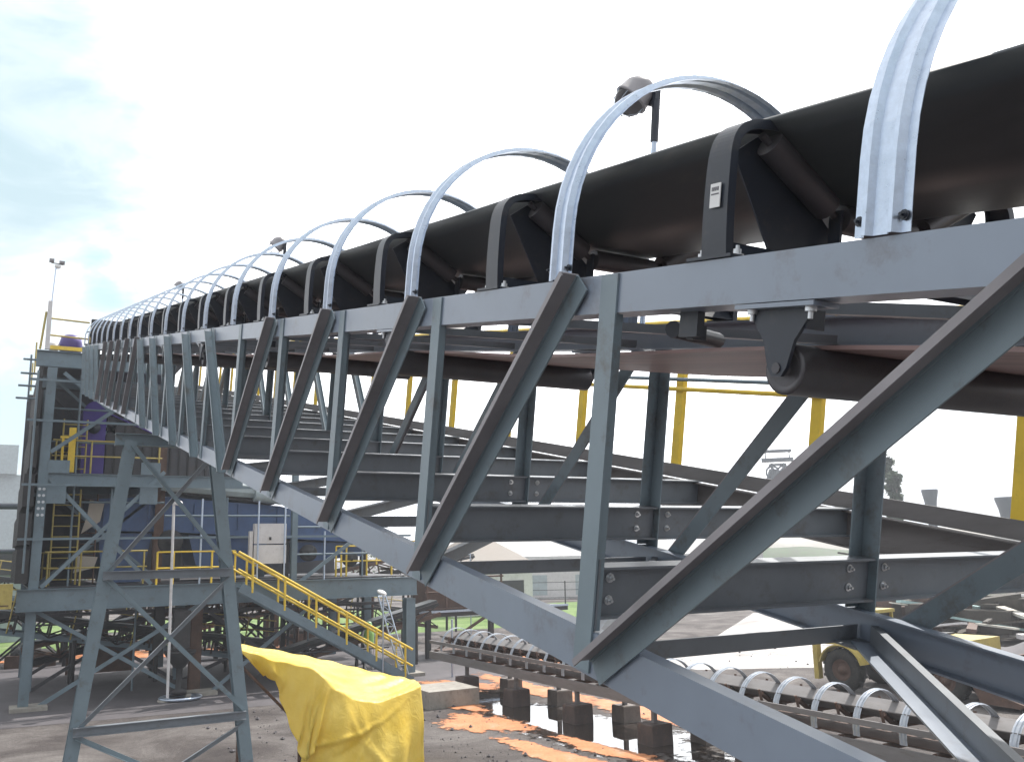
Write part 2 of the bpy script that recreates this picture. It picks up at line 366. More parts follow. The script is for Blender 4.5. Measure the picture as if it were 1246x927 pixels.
# idlers
def idler(s):
    br = MB()
    # curved brackets both sides
    path = [(-.700, N1+.004), (-.706, .55), (-.708, .66), (-.706, .76), (-.700, .81), (-.687, .845), (-.662, .873), (-.625, .892), (-.58, .903), (-.54, .909), (-.50, .912)]
    P_ = path; path = []
    for i in range(len(P_)-1):
        p0 = P_[max(0, i-1)]; p1 = P_[i]; p2 = P_[i+1]; p3 = P_[min(len(P_)-1, i+2)]
        for f in (0, .34, .67): path.append(tuple(.5*(2*p1[q] + (p2[q]-p0[q])*f + (2*p0[q]-5*p1[q]+4*p2[q]-p3[q])*f*f + (3*p1[q]-p0[q]-3*p2[q]+p3[q])*f**3) for q in (0, 1)))
    path.append(P_[-1])
    for sg in (-1, 1):
        rings = []
        for i, (x, n) in enumerate(path):
            a = path[max(0, i-1)]; b = path[min(len(path)-1, i+1)]; tx, tn = b[0]-a[0], b[1]-a[1]; l = math.hypot(tx, tn); ox, on_ = -tn/l, tx/l
            w = .112 - .05*(i/(len(path)-1))**1.5; t = .006; f = .03
            pr = [(-.5*w, f), (-.5*w, 0), (.5*w, 0), (.5*w, f), (.5*w-t, f), (.5*w-t, t), (-.5*w+t, t), (-.5*w+t, f)]
            rings.append([C(XC + sg*(x - ox*(v-.012)), s + u, n - on_*(v-.012)) for u, v in pr])
        br.sweep(rings, True, 0)
        # foot
        br.box(C(XC + sg*(-.69), s, N1+.008), (.09, .20, .010), (XV, TV, NV))
        # slanted web plate beside wing roller
        br.add([C(XC+sg*(-.50), s+.045, .905), C(XC+sg*(-.17), s+.045, .64), C(XC+sg*(-.13), s+.045, .478), C(XC+sg*(-.41), s+.045, .478), C(XC+sg*(-.62), s+.045, .82),
                C(XC+sg*(-.50), s+.052, .905), C(XC+sg*(-.17), s+.052, .64), C(XC+sg*(-.13), s+.052, .478), C(XC+sg*(-.41), s+.052, .478), C(XC+sg*(-.62), s+.052, .82)],
               [(0, 1, 2, 3, 4), (9, 8, 7, 6, 5), (0, 5, 6, 1), (1, 6, 7, 2), (2, 7, 8, 3), (3, 8, 9, 4), (4, 9, 5, 0)])
    # base inverted angle
    br.ext(C(A+.03, s, N1+.014), C(A+W-.03, s, N1+.014), TV, NV, [[(-.06, 0), (0, .055), (.06, 0), (.052, 0), (0, .046), (-.052, 0)]])
    for x in (-.19, .19):
        br.box(C(XC+x, s, .585), (.012, .05, .22), (XV, TV, NV))
    fr = br.build('idler_frame', 'dark', bc)
    for sg in (-1, 1):
        MB().tube(C(XC+sg*(-.515), s, .860), C(XC+sg*(-.235), s, .697), .048, 14).tube(C(XC+sg*(-.55), s, .880), C(XC+sg*(-.20), s, .677), .014, 6).build('wing_roller', 'roller', fr)
    MB().tube(C(XC-.175, s, .670), C(XC+.175, s, .670), .048, 14).build('centre_roller', 'roller', fr)
    for dx, ds in ((-.69, -.08), (-.69, .08)):
        b_ = MB(); bolt(b_, C(XC+dx, s+ds, N1+.013), NV, .014, .018); b_.build('bolt', 'zinc', fr)
    return fr
I0 = idler(2.15)
# small white maker's label on the nearest bracket (only that one has one readable)
lb = MB(); lb.box(C(A+.0005, 2.145, .655), (.003, .045, .075), (XV, TV, NV)); lbo = None
for k in range(1, 20):
    copy_part(I0, bc, TV*(1.5*k - .02*k*(0 < k < 8) - (.16 if k >= 8 else 0) - (.3 if k < 0 else 0)))
lbo = lb.build('sticker', 'label', I0)
for i, (du, dn, w, h) in enumerate([(-.004, .018, .034, .005), (.002, .004, .028, .012), (0, -.016, .034, .004)]):
    pass
st = MB()
for du, dn, ww, h in [(-.012, .02, .006, .012), (-.003, .02, .006, .012), (.006, .02, .006, .012), (.014, .02, .004, .012), (0, .004, .034, .004)]:
    st.box(C(A-.0015, 2.145+du, .655+dn), (.001, ww, h), (XV, TV, NV))
st.build('sticker_print', 'ink', I0)
# return rollers
def ret_roller(s):
    rl = MB().tube(C(XC-.66, s, .128), C(XC+.66, s, .128),   .074, 24).tube(C(XC-.70, s, .128), C(XC+.70, s, .128), .016, 8)
    rl.lathe(C(XC-.6605, s, .128), -XV, [(0, .074), (.004, .072), (.004, .056), (-.004, .045), (-.004, .02), (.006, .018), (.006, 0)], 24)
    o = rl.build('return_roller', 'roller', bc)
    for sg in (-1, 1):
        x = XC - sg*.69; b = MB()
        b.box(C(x+sg*.01, s, N1B-.010), (.10, .30, .013), (XV, TV, NV), 1)
        pl = [(-.115, N1B-.017), (.115, N1B-.017), (.100, .262), (.058, .205), (.036, .130), (.018, .105), (-.018, .105), (-.036, .130), (-.058, .205), (-.100, .262)]
        b.add([C(x-.006, s+u, v) for u, v in pl] + [C(x+.006, s+u, v) for u, v in pl], [list(range(10)), list(range(19, 9, -1))] + [(i, 10+i, 10+(i+1) % 10, (i+1) % 10) for i in range(10)], 0)
        b.box(C(x+sg*.035, s-.09, .265), (.07, .008, .055), (XV, TV, NV), 0); b.box(C(x+sg*.035, s+.09, .265), (.07, .008, .055), (XV, TV, NV), 0)
        b.build('hanger_bracket', ['dark', 'chord'], o)
    for u in (-.115, .105):
        q = MB(); q.tube(C(XC-.70, s+u, N1B-.03), C(XC-.70, s+u, N1B-.015), .018, 6); q.tube(C(XC-.70, s+u, N1B-.05), C(XC-.70, s+u, N1B-.015), .008, 6); q.build('bolt', 'zinc', o)
    return o
R0 = ret_roller(1.87)
for k in range(-1, 10):
    if k: copy_part(R0, bc, TV*(3.0*k))
# belt alignment switch brackets hung between the chords
for s in (2.33, ):
    o = MB(); o.box(C(A+.10, s, .275), (.03, .09, .09), (XV, TV, NV)); o.box(C(A+.14, s+.02, .25), (.06, .03, .05), (XV, TV, NV)); o.tube(C(A+.12, s+.12, .262), C(A+.5, s+.32, .262), .03, 10)
    o.build('switch_box', 'dark', bc)

# ================================================================== WALKWAY EDGE
w = thing('walkway_edge', C(AW, 14, -.85), 'dusty edge beam with kick plate and yellow handrail along the truss far side', 'walkway')
MB().ext(C(AW, -2.2, -.725), C(AW, S_B, -.725), NV, XV, chan(.24, .07, .009, -1)).build('edge_beam', 'dusty', w)
MB().ext(C(AW+.012, -2.2, -.6), C(AW+.012, S_B, -.6), XV, NV, rect(0, .01, 0, .112)).build('kick_plate', 'dusty', w)
ps = 3.028 - BAY*2
while ps < 29.7:
    MB().ext(C(AW+.024, ps, -.60), C(AW+.024, ps, .72), TV, XV, [[(-.045, 0), (.045, 0), (.045, .045), (.036, .045), (.036, .009), (-.036, .009), (-.036, .045), (-.045, .045)]]).build('handrail_post', 'yellow', w); ps += BAY
MB().tube(C(AW+.05, -2.2, .715), C(AW+.05, S_B, .715), .026, 10).build('top_rail', 'yellow', w)
MB().tube(C(AW+.013, -2.2, .145), C(AW+.013, S_B, .145), .019, 10).build('mid_rail', 'yellow', w)
MB().tube(C(AW-.03, -2.2, .225), C(AW-.03, S_B, .225), .016, 8).build('conduit', 'tower', w)

# ================================================================== FLOOD LAMPS ON THE GALLERY
def gal_lamp(s, label):
    x = 3.45; L_ = thing('flood_lamp', C(x, s, .4), label, 'lamp', 'flood lamps on poles along the conveyor')
    MB().tube(C(x, s-.02, .40), C(x+.0, s, 1.75), .018, 8).box(C(x-.06, s, .42), (.14, .06, .05), (XV, TV, NV)).build('pole', 'galv', L_)
    MB().tube(C(x, s, 1.66), C(x, s+.01, 1.93), .026, 8).box(C(x, s+.03, 1.95), (.04, .07, .10), (XV, TV, NV)).build('swivel_bracket', 'dark', L_)
    ax = (TV*.25 + NV*-.80 - XV*.55).normalized(); c = C(x-.08, s+.12, 1.98); K = .68
    MB().lathe(c, ax, [(-.17*K, 0), (-.17*K, .06*K), (-.14*K, .10*K), (-.05*K, .155*K), (.06*K, .165*K), (.065*K, .172*K), (.085*K, .172*K), (.085*K, .155*K), (.05*K, .15*K), (-.04*K, .13*K), (-.12*K, .04*K)], 24).build('lamp_housing', 'warm_grey', L_)
    MB().lathe(c + ax*.085*K, ax, [(0, .15*K), (.06*K, .14*K), (.12*K, .10*K), (.15*K, 0)], 20).build('lamp_glass', 'glass', L_)
    cg = MB(); c = c + ax*.085*K
    for i in range(4):
        t = pi*i/4; u = ax.orthogonal().normalized(); vv = ax.cross(u); dd = u*cos(t)+vv*sin(t)
        cg.path([c+dd*.16*K, c+ax*.08*K+dd*.15*K, c+ax*.14*K+dd*.09*K, c+ax*.17*K, c+ax*.14*K-dd*.09*K, c+ax*.08*K-dd*.15*K, c-dd*.16*K], .0025, 4)
    cg.build('wire_guard', 'galv', L_)
gal_lamp(4.62, 'brown floodlight on a pole behind the second hoop, the largest lamp in the picture')
gal_lamp(13.6, 'small floodlight seen through the hoops in the middle of the conveyor')
gal_lamp(22.9, 'tiny floodlight above the far hoops near the tower')

# ================================================================== TRESTLE
t = thing('support_trestle', (2.55, 16.17, 0), 'battered blue grey steel trestle with cross bracing standing under the truss', 'trestle')
YT = 16.5
def tx(side, z): return (1.08 + .1215*z + .0) if side < 0 else (4.10 - .139*z)
ztop = C(A, sk(9), N2B).z
for side in (-1, 1):
    for yy in (YT,):
        P1 = V((tx(side, 0), yy, 0)); P2 = V((tx(side, 6.35), yy, 6.35)); d = (P2-P1).normalized(); q = YV.cross(d).normalized()
        MB().ext(P1, P2, q, YV, [[(-.10, -.1), (.10, -.1), (.10, -.088), (.006, -.088), (.006, .088), (.10, .088), (.10, .1), (-.10, .1), (-.10, .088), (-.006, .088), (-.006, -.088), (-.10, -.088)]]).build('leg', 'steel', t)
        MB().box(P1 + ZV*.01, (.45, .45, .02)).build('base_plate', 'steel', t)
for z in (4.13, 1.74):
    MB().ext((tx(-1, z)-.05, YT-.135, z+.06), (tx(1, z)+.05, YT-.135, z+.06), YV, ZV, ibm(.12, .14, .012)).build('cross_strut', 'beam', t)
MB().ext((1.6, YT, 6.47), (3.5, YT, 6.47), YV, ZV, ibm(.18, .2, .014)).build('cap_beam', 'steel', t)
for zb, zt in ((4.2, 6.25), (1.8, 4.05), (.12, 1.62)):
    for sg in (-1, 1):
        P1 = V((tx(-sg, zb), YT + .02*sg - .105, zb)); P2 = V((tx(sg, zt), YT + .02*sg - .105, zt)); d = (P2-P1).normalized(); q = YV.cross(d).normalized()
        MB().ext(P1, P2, q, YV, Lp(.075, .06, .008, 1, -1)).build('diagonal_brace', 'beam' if sg > 0 else 'steel', t)

# ================================================================== TRANSFER TOWER
YF = 31.6
tw = thing('transfer_tower', (7, 36, 0), 'tall dark steel framed transfer tower at the left end of the conveyor', 'tower')
def Hcol(x, y, z0, z1, w=.28, m='tower', lean=0):
    MB().ext((x+lean*0, y, z0), (x+lean, y, z1), XV, YV, [[(-w/2, -w/2), (w/2, -w/2), (w/2, -w/2+.02), (.01, -w/2+.02), (.01, w/2-.02), (w/2, w/2-.02), (w/2, w/2), (-w/2, w/2), (-w/2, w/2-.02), (-.01, w/2-.02), (-.01, -w/2+.02), (-w/2, -w/2+.02)]]).build('column', m, tw)
Hcol(1.0, YF+.16, 0, 10.4, .28, 'tower', .12)
Hcol(13.4, YF+.16, 0, 2.75, .36, 'tower'); Hcol(9.05, YF+.16, 3.5, 8.2, .2)
Hcol(4.75, YF+1.6, 3.5, 8.3, .3, 'rust'); Hcol(6.1, YF+1.4, 0, 2.8, .36, 'rust'); Hcol(4.9, YF+1.4, 1.2, 2.8, .3, 'black')
for x in (1.2, 6.1, 13.4):
    for y in (36.2, 40.6): Hcol(x, y, 0, 10.4 if x < 2 else 2.8, .3)
Hcol(9.05, 36.2, 3.5, 7.2, .2); Hcol(9.05, 40.6, 3.5, 7.2, .2); Hcol(5.0, 40.6, 3.5, 10.4, .25)
def fb(x0, x1, z1, z0, y=YF, w=.16, m='tower'):
    MB().ext((x0, y, z1), (x1, y, z1), YV, ZV, ibm(w, z1-z0, .02)).build('floor_beam', m, tw)
fb(.6, 13.6, 3.52, 2.86, YF-.09, .2); fb(1.2, 7.2, 7.04, 6.66, YF+.1, .14); fb(.64, 4.6, 10.93, 10.42, YF+.1, .2)
for y in (36.2, 40.6):
    fb(.9, 13.6, 3.5, 3.1, y); fb(.9, 5.2, 7.0, 6.7, y); fb(.9, 5.2, 10.9, 10.5, y)
for zz, x1 in ((9.9, 4.6), (8.62, 6.2), (6.63, 9.1), (4.98, 13.3)):
    MB().ext((.5, YF-.25, zz), (x1, YF-.25, zz), YV, ZV, Lp(.07, .07, .01)).build('girt', 'tower', tw)
def brace(x0, z0, x1, z1, y=YF+.02, wd=.12, m='tower'):
    P1 = V((x0, y, z0)); P2 = V((x1, y, z1)); d = (P2-P1).normalized(); q = YV.cross(d).normalized()
    MB().ext(P1, P2, q, YV, Lp(wd, .08, .012)).build('diagonal_brace', m, tw)
brace(1.2, 7.75, 3.7, 9.75); brace(1.5, 10.3, 3.0, 9.1, YF+.06); brace(1.2, 7.05, 4.45, 3.6, YF+.05); brace(1.2, 3.6, 4.6, 7.2)
brace(1.2, 2.9, 5.9, -.0, YF+.25); brace(1.2, .0, 5.95, 2.9, YF+.2); brace(6.3, 0, 9.6, 2.6, YF+.2); brace(9.2, 3.5, 11.2, 4.95)
brace(1.2, 7.75, 3.7, 9.75, 36.2, m='black'); brace(6.3, 2.8, 10.5, 0, 36.2, m='black')
for x0, x1 in ((.9, 5.2),):
    MB().bb(x0, x1, YF+.4, 40.4, 10.93, 10.97).build('floor_plate', 'clad', tw)
    MB().bb(x0, x1, YF+.4, 40.4, 7.05, 7.09).build('floor_plate', 'clad', tw)
MB().bb(.9, 13.6, YF+.4, 40.4, 3.53, 3.57).build('floor_plate', 'clad', tw)
# side and rear cladding, dark sheets in tiers with gaps
for z0, z1, x in ((8.75, 10.4, .74), (7.2, 8.5, .66), (6.0, 7.0, .56), (4.85, 5.8, .50), (3.7, 4.7, .52)):
    o = MB(); i = 0; yy = YF - .08
    while yy < 40.2:
        o.bb(x + (.03 if i % 2 else 0), .86, yy, yy+.145, z0, z1); yy += .15; i += 1
    o.build('side_cladding', 'black', tw)
MB().bb(.86, 5.2, 36.5, 36.6, 7.15, 10.45).build('partition', 'clad', tw)
MB().bb(.86, 2.4, 36.5, 36.6, 3.6, 6.6).build('partition', 'clad', tw)
MB().bb(.6, 5.2, 40.5, 40.6, 3.6, 10.9).build('rear_cladding', 'clad', tw)
MB().bb(5.0, 12.8, 38.6, 38.7, 3.6, 6.3).build('rear_cladding', 'clad', tw)
# column bolt plates
o = MB(); 
for i in range(5):
    for j in (-.06, .06): bolt(o, (1.07+j, YF+.015, 5.75+i*.2), -YV, .03, .03)
o.build('bolt_group', 'zinc', tw)
for x in (1.2, 3.9): MB().bb(x, x+.55, YF-.02, YF, 6.1, 6.66).build('gusset_plate', 'tower', tw); MB().bb(x, x+.6, YF-.02, YF, 7.05, 7.45).build('gusset_plate', 'tower', tw)
for x, z in ((.9, 0), (5.8, 0), (13.1, 0)):
    MB().bb(x-.25, x+.75, YF-.3, YF+.6, -.05, .12).build('footing', 'concrete', tw)
# roof level portal frame
MB().bb(2.15, 2.4, YF+.05, YF+.25, 10.95, 12.05).bb(2.15, 3.4, YF+.05, YF+.25, 11.9, 12.1).build('portal_frame', 'clad', tw)

for z_ in (7.09, 3.57):
    for y_ in (YF+.45, 35.8):
        x1_ = 4.6 if z_ > 5 else 4.3
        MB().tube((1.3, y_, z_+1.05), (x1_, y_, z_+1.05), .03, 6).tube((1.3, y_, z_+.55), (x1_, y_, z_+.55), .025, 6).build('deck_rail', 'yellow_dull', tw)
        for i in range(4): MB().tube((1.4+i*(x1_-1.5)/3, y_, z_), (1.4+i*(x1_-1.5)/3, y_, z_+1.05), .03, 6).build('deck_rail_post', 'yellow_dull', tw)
for y_ in (33.2, 34.8, 36.2, 38.0, 40.6):
    for (a_, b_, c_, d_) in ((1.2, 3.6, 4.8, 6.7), (4.8, 3.6, 1.2, 6.7), (1.2, 7.1, 4.8, 10.3), (4.8, 7.1, 1.2, 10.3)):
        if y_ in (34.8, 38.0) and a_ > 2: continue
        brace(a_, b_, c_, d_, y_, .09, 'tower' if y_ < 36 else 'clad')
for (a_, b_, c_, d_, y_) in ((1.2, 0, 5.9, 2.9, 36.1), (5.9, 0, 1.2, 2.9, 36.1), (6.2, 0, 13.2, 2.9, 36.1), (13.2, 0, 6.2, 2.9, 40.5), (1.2, 0, 5.9, 2.9, 40.5), (6.2, 2.9, 9.8, .1, 33.5)): brace(a_, b_, c_, d_, y_, .12, 'clad')
for (x_, z0_, z1_, y_) in ((2.0, 3.5, 10.3, 32.1), (3.1, 3.5, 6.6, 31.9), (5.9, 3.5, 6.3, 31.7), (6.9, 3.5, 6.4, 32.6), (10.2, 3.5, 5.2, 31.9), (11.8, 3.5, 5.2, 32.4), (4.2, .1, 2.9, 33.3), (7.7, .1, 2.9, 34), (10.6, .1, 2.9, 35), (.72, 4, 10.2, 31.3)):
    MB().tube((x_, y_, z0_), (x_, y_, z1_), .035, 6).build('service_pipe', 'galv' if x_ in (5.9, 10.2) else 'tower', tw)
for (z_, y_, a_, b_) in ((5.75, 32.2, 4.8, 9.0), (4.4, 31.9, 9.2, 13.2), (5.35, 31.9, 9.2, 12.6), (6.2, 32.5, 1.2, 4.8), (9.2, 32.4, 1.2, 3.2), (8.1, 32.2, 1.2, 3.6), (2.3, 34.0, 1.3, 13.2), (1.6, 36.3, 1.3, 13.2), (.9, 33.2, 5.9, 13.2)):
    MB().tube((a_, y_, z_), (b_, y_, z_), .035, 6).build('service_pipe', 'tower' if z_ > 3 else 'clad', tw)
for (z_, a_, b_) in ((2.55, 1.2, 6.0), (2.45, 6.3, 13.2)): MB().bb(a_, b_, 33.8, 34.2, z_, z_+.1).build('cable_tray', 'clad', tw)
# things on the tower top
gr = thing('roof_guard_rail', (1.5, YF+.2, 10.97), 'grey and yellow guard rail round the top deck of the tower', 'railing')
for x, z1, r in ((.72, 12.2, .035), (2.1, 12.05, .05)): MB().tube((x, YF+.1, 10.97), (x+.1, YF+.1, z1), r, 8).build('post', 'yellow_dull', gr)
for z in (11.45, 12.0): MB().tube((.95, YF+.1, z), (2.1, YF+.1, z-.03), .03, 8).build('rail', 'yellow_dull', gr)
MB().bb(1.0, 2.2, YF+.0, YF+.12, 10.98, 11.1).build('kick_plate', 'yellow', gr)
for y in (36, 40): MB().tube((.7, y, 10.97), (.7, y, 12.1), .03, 6).build('post', 'yellow_dull', gr)
dm = MB().lathe((1.62, YF+.7, 11.02), ZV, [(0, 0), (0, .28), (.08, .33), (.3, .36), (.5, .31), (.6, .2), (.63, 0)], 20); tag(dm.build('motor_drum', 'purple'), 'dark purple rounded motor drum on the top deck of the tower', 'motor')
bk = MB().lathe((1.12, YF+.5, 10.98), ZV, [(0, 0), (0, .13), (.28, .16), (.28, .14), (.02, .11), (.02, 0)], 14); tag(bk.build('bucket', 'white'), 'small white bucket beside the mast on the tower top', 'bucket')
ml = thing('mast_lamp', (.95, YF+.15, 10.97), 'twin headed lamp on a tall thin mast above the top left corner of the tower', 'lamp')
MB().bb(.85, .98, YF+.0, YF+.13, 10.97, 12.55).build('mast_base', 'white', ml)
MB().tube((.95, YF+.1, 12.5), (1.0, YF+.1, 13.75), .024, 6).build('mast', 'galv', ml)
MB().tube((.85, YF+.1, 13.85), (1.2, YF+.1, 13.82), .02, 6).box((.86, YF+.1, 13.92), (.14, .2, .08)).box((1.16, YF+.1, 13.88), (.16, .2, .08)).build('lamp_head', 'warm_grey', ml)
MB().lathe((1.05, YF+.1, 13.78), -ZV, [(0, .1), (.06, .1), (.1, .06), (.12, 0)], 12).build('lamp_bowl', 'glassw', ml)
# pipes on the outer left edge
pr = thing('pipe_bracket_rack', (.3, YF+.3, 9.4), 'row of four thin pipe stubs sticking out left of the tower top', 'pipe rack')
for z in (10.65, 10.2, 9.8, 9.4): MB().tube((.28-.1*(10.65-z), YF+.3, z), (.8, YF+.3, z), .035, 6).build('pipe_stub', 'tower', pr)
MB().tube((.5, YF+.3, 9.3), (.5, YF+.3, 10.8), .03, 6).build('pipe_upright', 'tower', pr)

# ladders
def ladder(x, y, z0, z1, wd, n, m, label, lean=(0, 0)):
    L_ = thing('ladder', (x, y, z0), label, 'ladder')
    for s_ in (-1, 1):
        MB().tube((x+s_*wd/2, y, z0), (x+s_*wd/2+lean[0], y+lean[1], z1), .028, 6).build('rail', m, L_)
    for i in range(n):
        f = (i+.5)/n; MB().tube((x-wd/2+lean[0]*f, y+lean[1]*f, z0+(z1-z0)*f), (x+wd/2+lean[0]*f, y+lean[1]*f, z0+(z1-z0)*f), .018, 5).build('rung', m, L_)
    return L_
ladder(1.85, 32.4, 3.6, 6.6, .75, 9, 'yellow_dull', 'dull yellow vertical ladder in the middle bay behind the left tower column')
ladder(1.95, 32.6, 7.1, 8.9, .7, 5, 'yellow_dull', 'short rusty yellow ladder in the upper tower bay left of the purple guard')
ladder(2.55, 33.1, 3.6, 6.5, .5, 8, 'rust', 'rusty brown ladder beside the dull yellow one in the tower')
# lattice aluminium ladder leaning by the stairs
ll = thing('leaning_ladder', (12.7, 30.6, 0), 'pale aluminium ladder leaning by the right tower column behind the stairs', 'ladder')
for s_ in (-.14, .14): MB().tube((12.78+s_, 30.5, .0), (12.0+s_, 30.9, 2.9), .03, 6).build('rail', 'galv', ll)
o = MB()
for i in range(12):
    f = i/11.; x = 12.78-.78*f; o.tube((x-.14, 30.5+.4*f, 2.9*f), (x+.14, 30.5+.4*f, 2.9*f), .016, 5)
    if i < 11: f2 = (i+1)/11.; o.tube((x-.14*(-1)**i, 30.5+.4*f, 2.9*f), (12.78-.78*f2+.14*(-1)**i, 30.5+.4*f2, 2.9*f2), .012, 5)
o.build('lattice_rungs', 'galv', ll)

# machinery inside the tower
pg = thing('belt_guard', (2.5, 33.2, 7.1), 'purple round topped drive guard in the upper left bay of the tower', 'machine guard')
pts = [(2.2, 7.12), (2.9, 7.12), (2.9, 9.05)] + [(2.53+.37*cos(radians(a)), 9.1+.5*sin(radians(a))) for a in range(15, 180, 15)] + [(2.18, 9.05)]
o = MB(); k = len(pts); o.add([V((x, 33, z)) for x, z in pts] + [V((x, 34.2, z)) for x, z in pts], [list(range(k)), list(range(2*k-1, k-1, -1))] + [(i, k+i, k+(i+1) % k, (i+1) % k) for i in range(k)])
o.build('casing', 'purple', pg); MB().lathe((2.53, 32.99, 8.7), -YV, [(0, .2), (.06, .2), (.06, .05), (.12, .05), (.12, 0)], 16).build('bearing_cover', 'dark', pg)
MB().bb(1.72, 1.98, 32.0, 32.25, 7.12, 8.5).bb(1.62, 1.68, 32, 32.1, 7.12, 8.2); o = MB().bb(1.75, 1.95, 32.0, 32.2, 7.12, 8.55).bb(1.55, 1.62, 32.0, 32.2, 7.12, 8.2).bb(1.5, 2.0, 32.0, 32.06, 8.2, 8.27)
tag(o.build('bollard_frame', 'yellow'), 'yellow post and short bar beside the purple guard in the tower', 'post')
ib = thing('inclined_casing', (5.6, 34, 6.7), 'dark sloping conveyor casing running down right from the purple guard behind the truss', 'conveyor casing')
pts = [(2.95, 9.2), (8.7, 6.75), (8.7, 6.2), (4.9, 6.6), (4.9, 7.1), (2.95, 7.12)]
o = MB(); k = 6; o.add([V((x, 33.2, z)) for x, z in pts] + [V((x, 35.2, z)) for x, z in pts], [list(range(k)), list(range(2*k-1, k-1, -1))] + [(i, k+i, k+(i+1) % k, (i+1) % k) for i in range(k)])
o.build('body', 'clad', ib)
o = MB()
for i in range(12):
    x = 3.2 + i*.3; o.bb(x, x+.05, 33.14, 33.2, 7.15, 9.05 - (x-2.95)*.43)
o.build('stiffener_ribs', 'black', ib)
MB().ext((2.8, 33.1, 9.28), (8.8, 33.1, 6.72), YV, ZV, rect(0, 2.2, 0, .05)).build('lid', 'purple', ib)
dt = thing('ventilation_duct', (6.6, 32.9, 6.4), 'pale grey flattened duct running over the blue machine under the truss', 'duct')
MB().ext((4.75, 32.95, 6.9), (8.7, 32.95, 6.62), YV, ZV, [[(0, -.25), (.5, -.25), (.62, -.1), (.62, .15), (.5, .27), (0, .27), (-.1, .15), (-.1, -.1)]]).build('duct_run', 'duct', dt)
MB().tube((7.9, 32.9, 6.55), (9.3, 32.9, 6.4), .26, 14).build('duct_spigot', 'duct', dt)
bs = thing('vibrating_screen', (8, 34, 3.6), 'long dark blue screening machine on the middle floor of the tower', 'machine')
def prism(mb, pts, y0, y1, mi=0):
    k = len(pts); mb.add([V((x, y0, z)) for x, z in pts] + [V((x, y1, z)) for x, z in pts], [list(range(k)), list(range(2*k-1, k-1, -1))] + [(i, k+i, k+(i+1) % k, (i+1) % k) for i in range(k)], mi); return mb
prism(MB(), [(2.6, 6.35), (4.8, 6.45), (8.9, 6.15), (12.7, 5.2), (12.9, 4.75), (10.5, 4.9), (8.2, 5.05), (5.2, 5.25), (2.8, 5.3)], 33.2, 36).build('deck_box', 'blue', bs)
prism(MB(), [(5.8, 5.15), (8.6, 5.0), (8.3, 4.0), (7.2, 3.7), (6.1, 4.1)], 33.5, 35.8).build('hopper', 'blue', bs)
prism(MB(), [(2.9, 5.25), (4.6, 5.2), (4.3, 3.6), (3.1, 3.6)], 33.4, 35.6).build('discharge_chute', 'blue', bs)
prism(MB(), [(9.4, 4.85), (12.4, 4.8), (12.2, 4.3), (9.6, 4.1)], 33.5, 35.8).build('side_skirt', 'blue', bs)
for x in (3.0, 4.4, 5.9, 7.4, 8.8, 10.3, 11.8): MB().bb(x, x+.07, 33.14, 33.2, 5.3, 6.2 - max(0, x-8.6)*.26).build('stiffener_rib', 'blue', bs)
for x, z, r in ((5.15, 4.9, .42), (10.0, 4.45, .3), (11.6, 4.2, .28)):
    MB().lathe((x, 33.3, z), -YV, [(0, r), (.25, r), (.28, r*.8), (.28, r*.25), (.34, r*.25), (.34, 0)], 20).build('flywheel', 'black', bs)
for x in (3.4, 5.4, 9.2, 12.2): MB().bb(x, x+.2, 33.6, 33.8, 3.58, 4.9).build('spring_leg', 'black', bs)
ec = thing('electrical_cabinet', (8.03, 31.0, 4.1), 'white double electrical cabinet hung in front of the blue machine', 'cabinet')
MB().bb(7.5, 8.58, 31.05, 31.3, 4.78, 5.45).build('upper_box', 'white', ec); MB().bb(7.5, 8.58, 31.02, 31.3, 4.12, 4.74).build('lower_box', 'white', ec)
MB().bb(7.36, 7.47, 31.1, 31.3, 4.3, 5.2).build('side_trunking', 'white', ec); MB().bb(8.0, 8.06, 31.0, 31.05, 4.9, 5.0).build('handle', 'black', ec)
for x in (7.6, 8.5): tag(MB().tube((x, 30.95, 3.55), (x, 30.95, 6.2), .03, 6).build('hanger_pipe', 'galv'), ('left' if x < 8 else 'right') + ' thin grey pipe standing in front of the white cabinet', 'pipe')
# beige panels hanging behind the ladder
tag(prism(MB(), [(2.55, 6.3), (3.0, 6.2), (2.9, 5.6), (2.35, 5.2), (2.5, 5.8)], 33.0, 33.03).build('loose_panel', 'beige'), 'upper torn beige sheet hanging behind the tower ladder', 'panel')
tag(prism(MB(), [(2.3, 4.5), (2.9, 4.45), (2.8, 4.1), (2.2, 3.95)], 33.0, 33.03).build('loose_panel', 'beige'), 'lower smaller beige sheet hanging behind the tower ladder', 'panel')

# yellow platform railing
def railing(name, xs, y, z, h, label, m='yellow', r=.028, grp=None):
    R_ = thing(name, ((xs[0]+xs[-1])/2, y, z), label, 'railing')
    for x in xs: MB().tube((x, y, z), (x, y, z+h), r*1.2, 6).build('post', m, R_)
    for q in (h, h*.5): MB().tube((xs[0], y, z+q), (xs[-1], y, z+q), r, 6).build('rail', m, R_)
railing('platform_railing', [4.5, 5.0, 6.2, 6.95], 31.3, 3.54, 1.02, 'yellow railing on the floor edge left of the stair head')
railing('platform_railing', [11.0, 11.2, 11.4, 12.2, 13.2], 33.0, 3.57, 1.1, 'yellow railing with close posts on the floor behind the truss joint')
railing('platform_railing', [14.5, 15.5, 16.6], 38.0, 3.9, 1.0, 'distant yellow railing seen right of the tower corner')
pl = thing('white_pole_lamp', (4.95, 30.9, 0), 'white pole with a bright round lamp in front of the tower beams', 'lamp')
MB().tube((4.95, 30.9, 0), (4.86, 30.9, 6.1), .045, 8).build('pole', 'white', pl)
MB().lathe((4.98, 30.9, 6.12), (.3, -.2, 1), [(-.09, 0), (-.08, .12), (0, .17), (.07, .12), (.1, 0)], 14).build('lamp_head', 'glassw', pl)
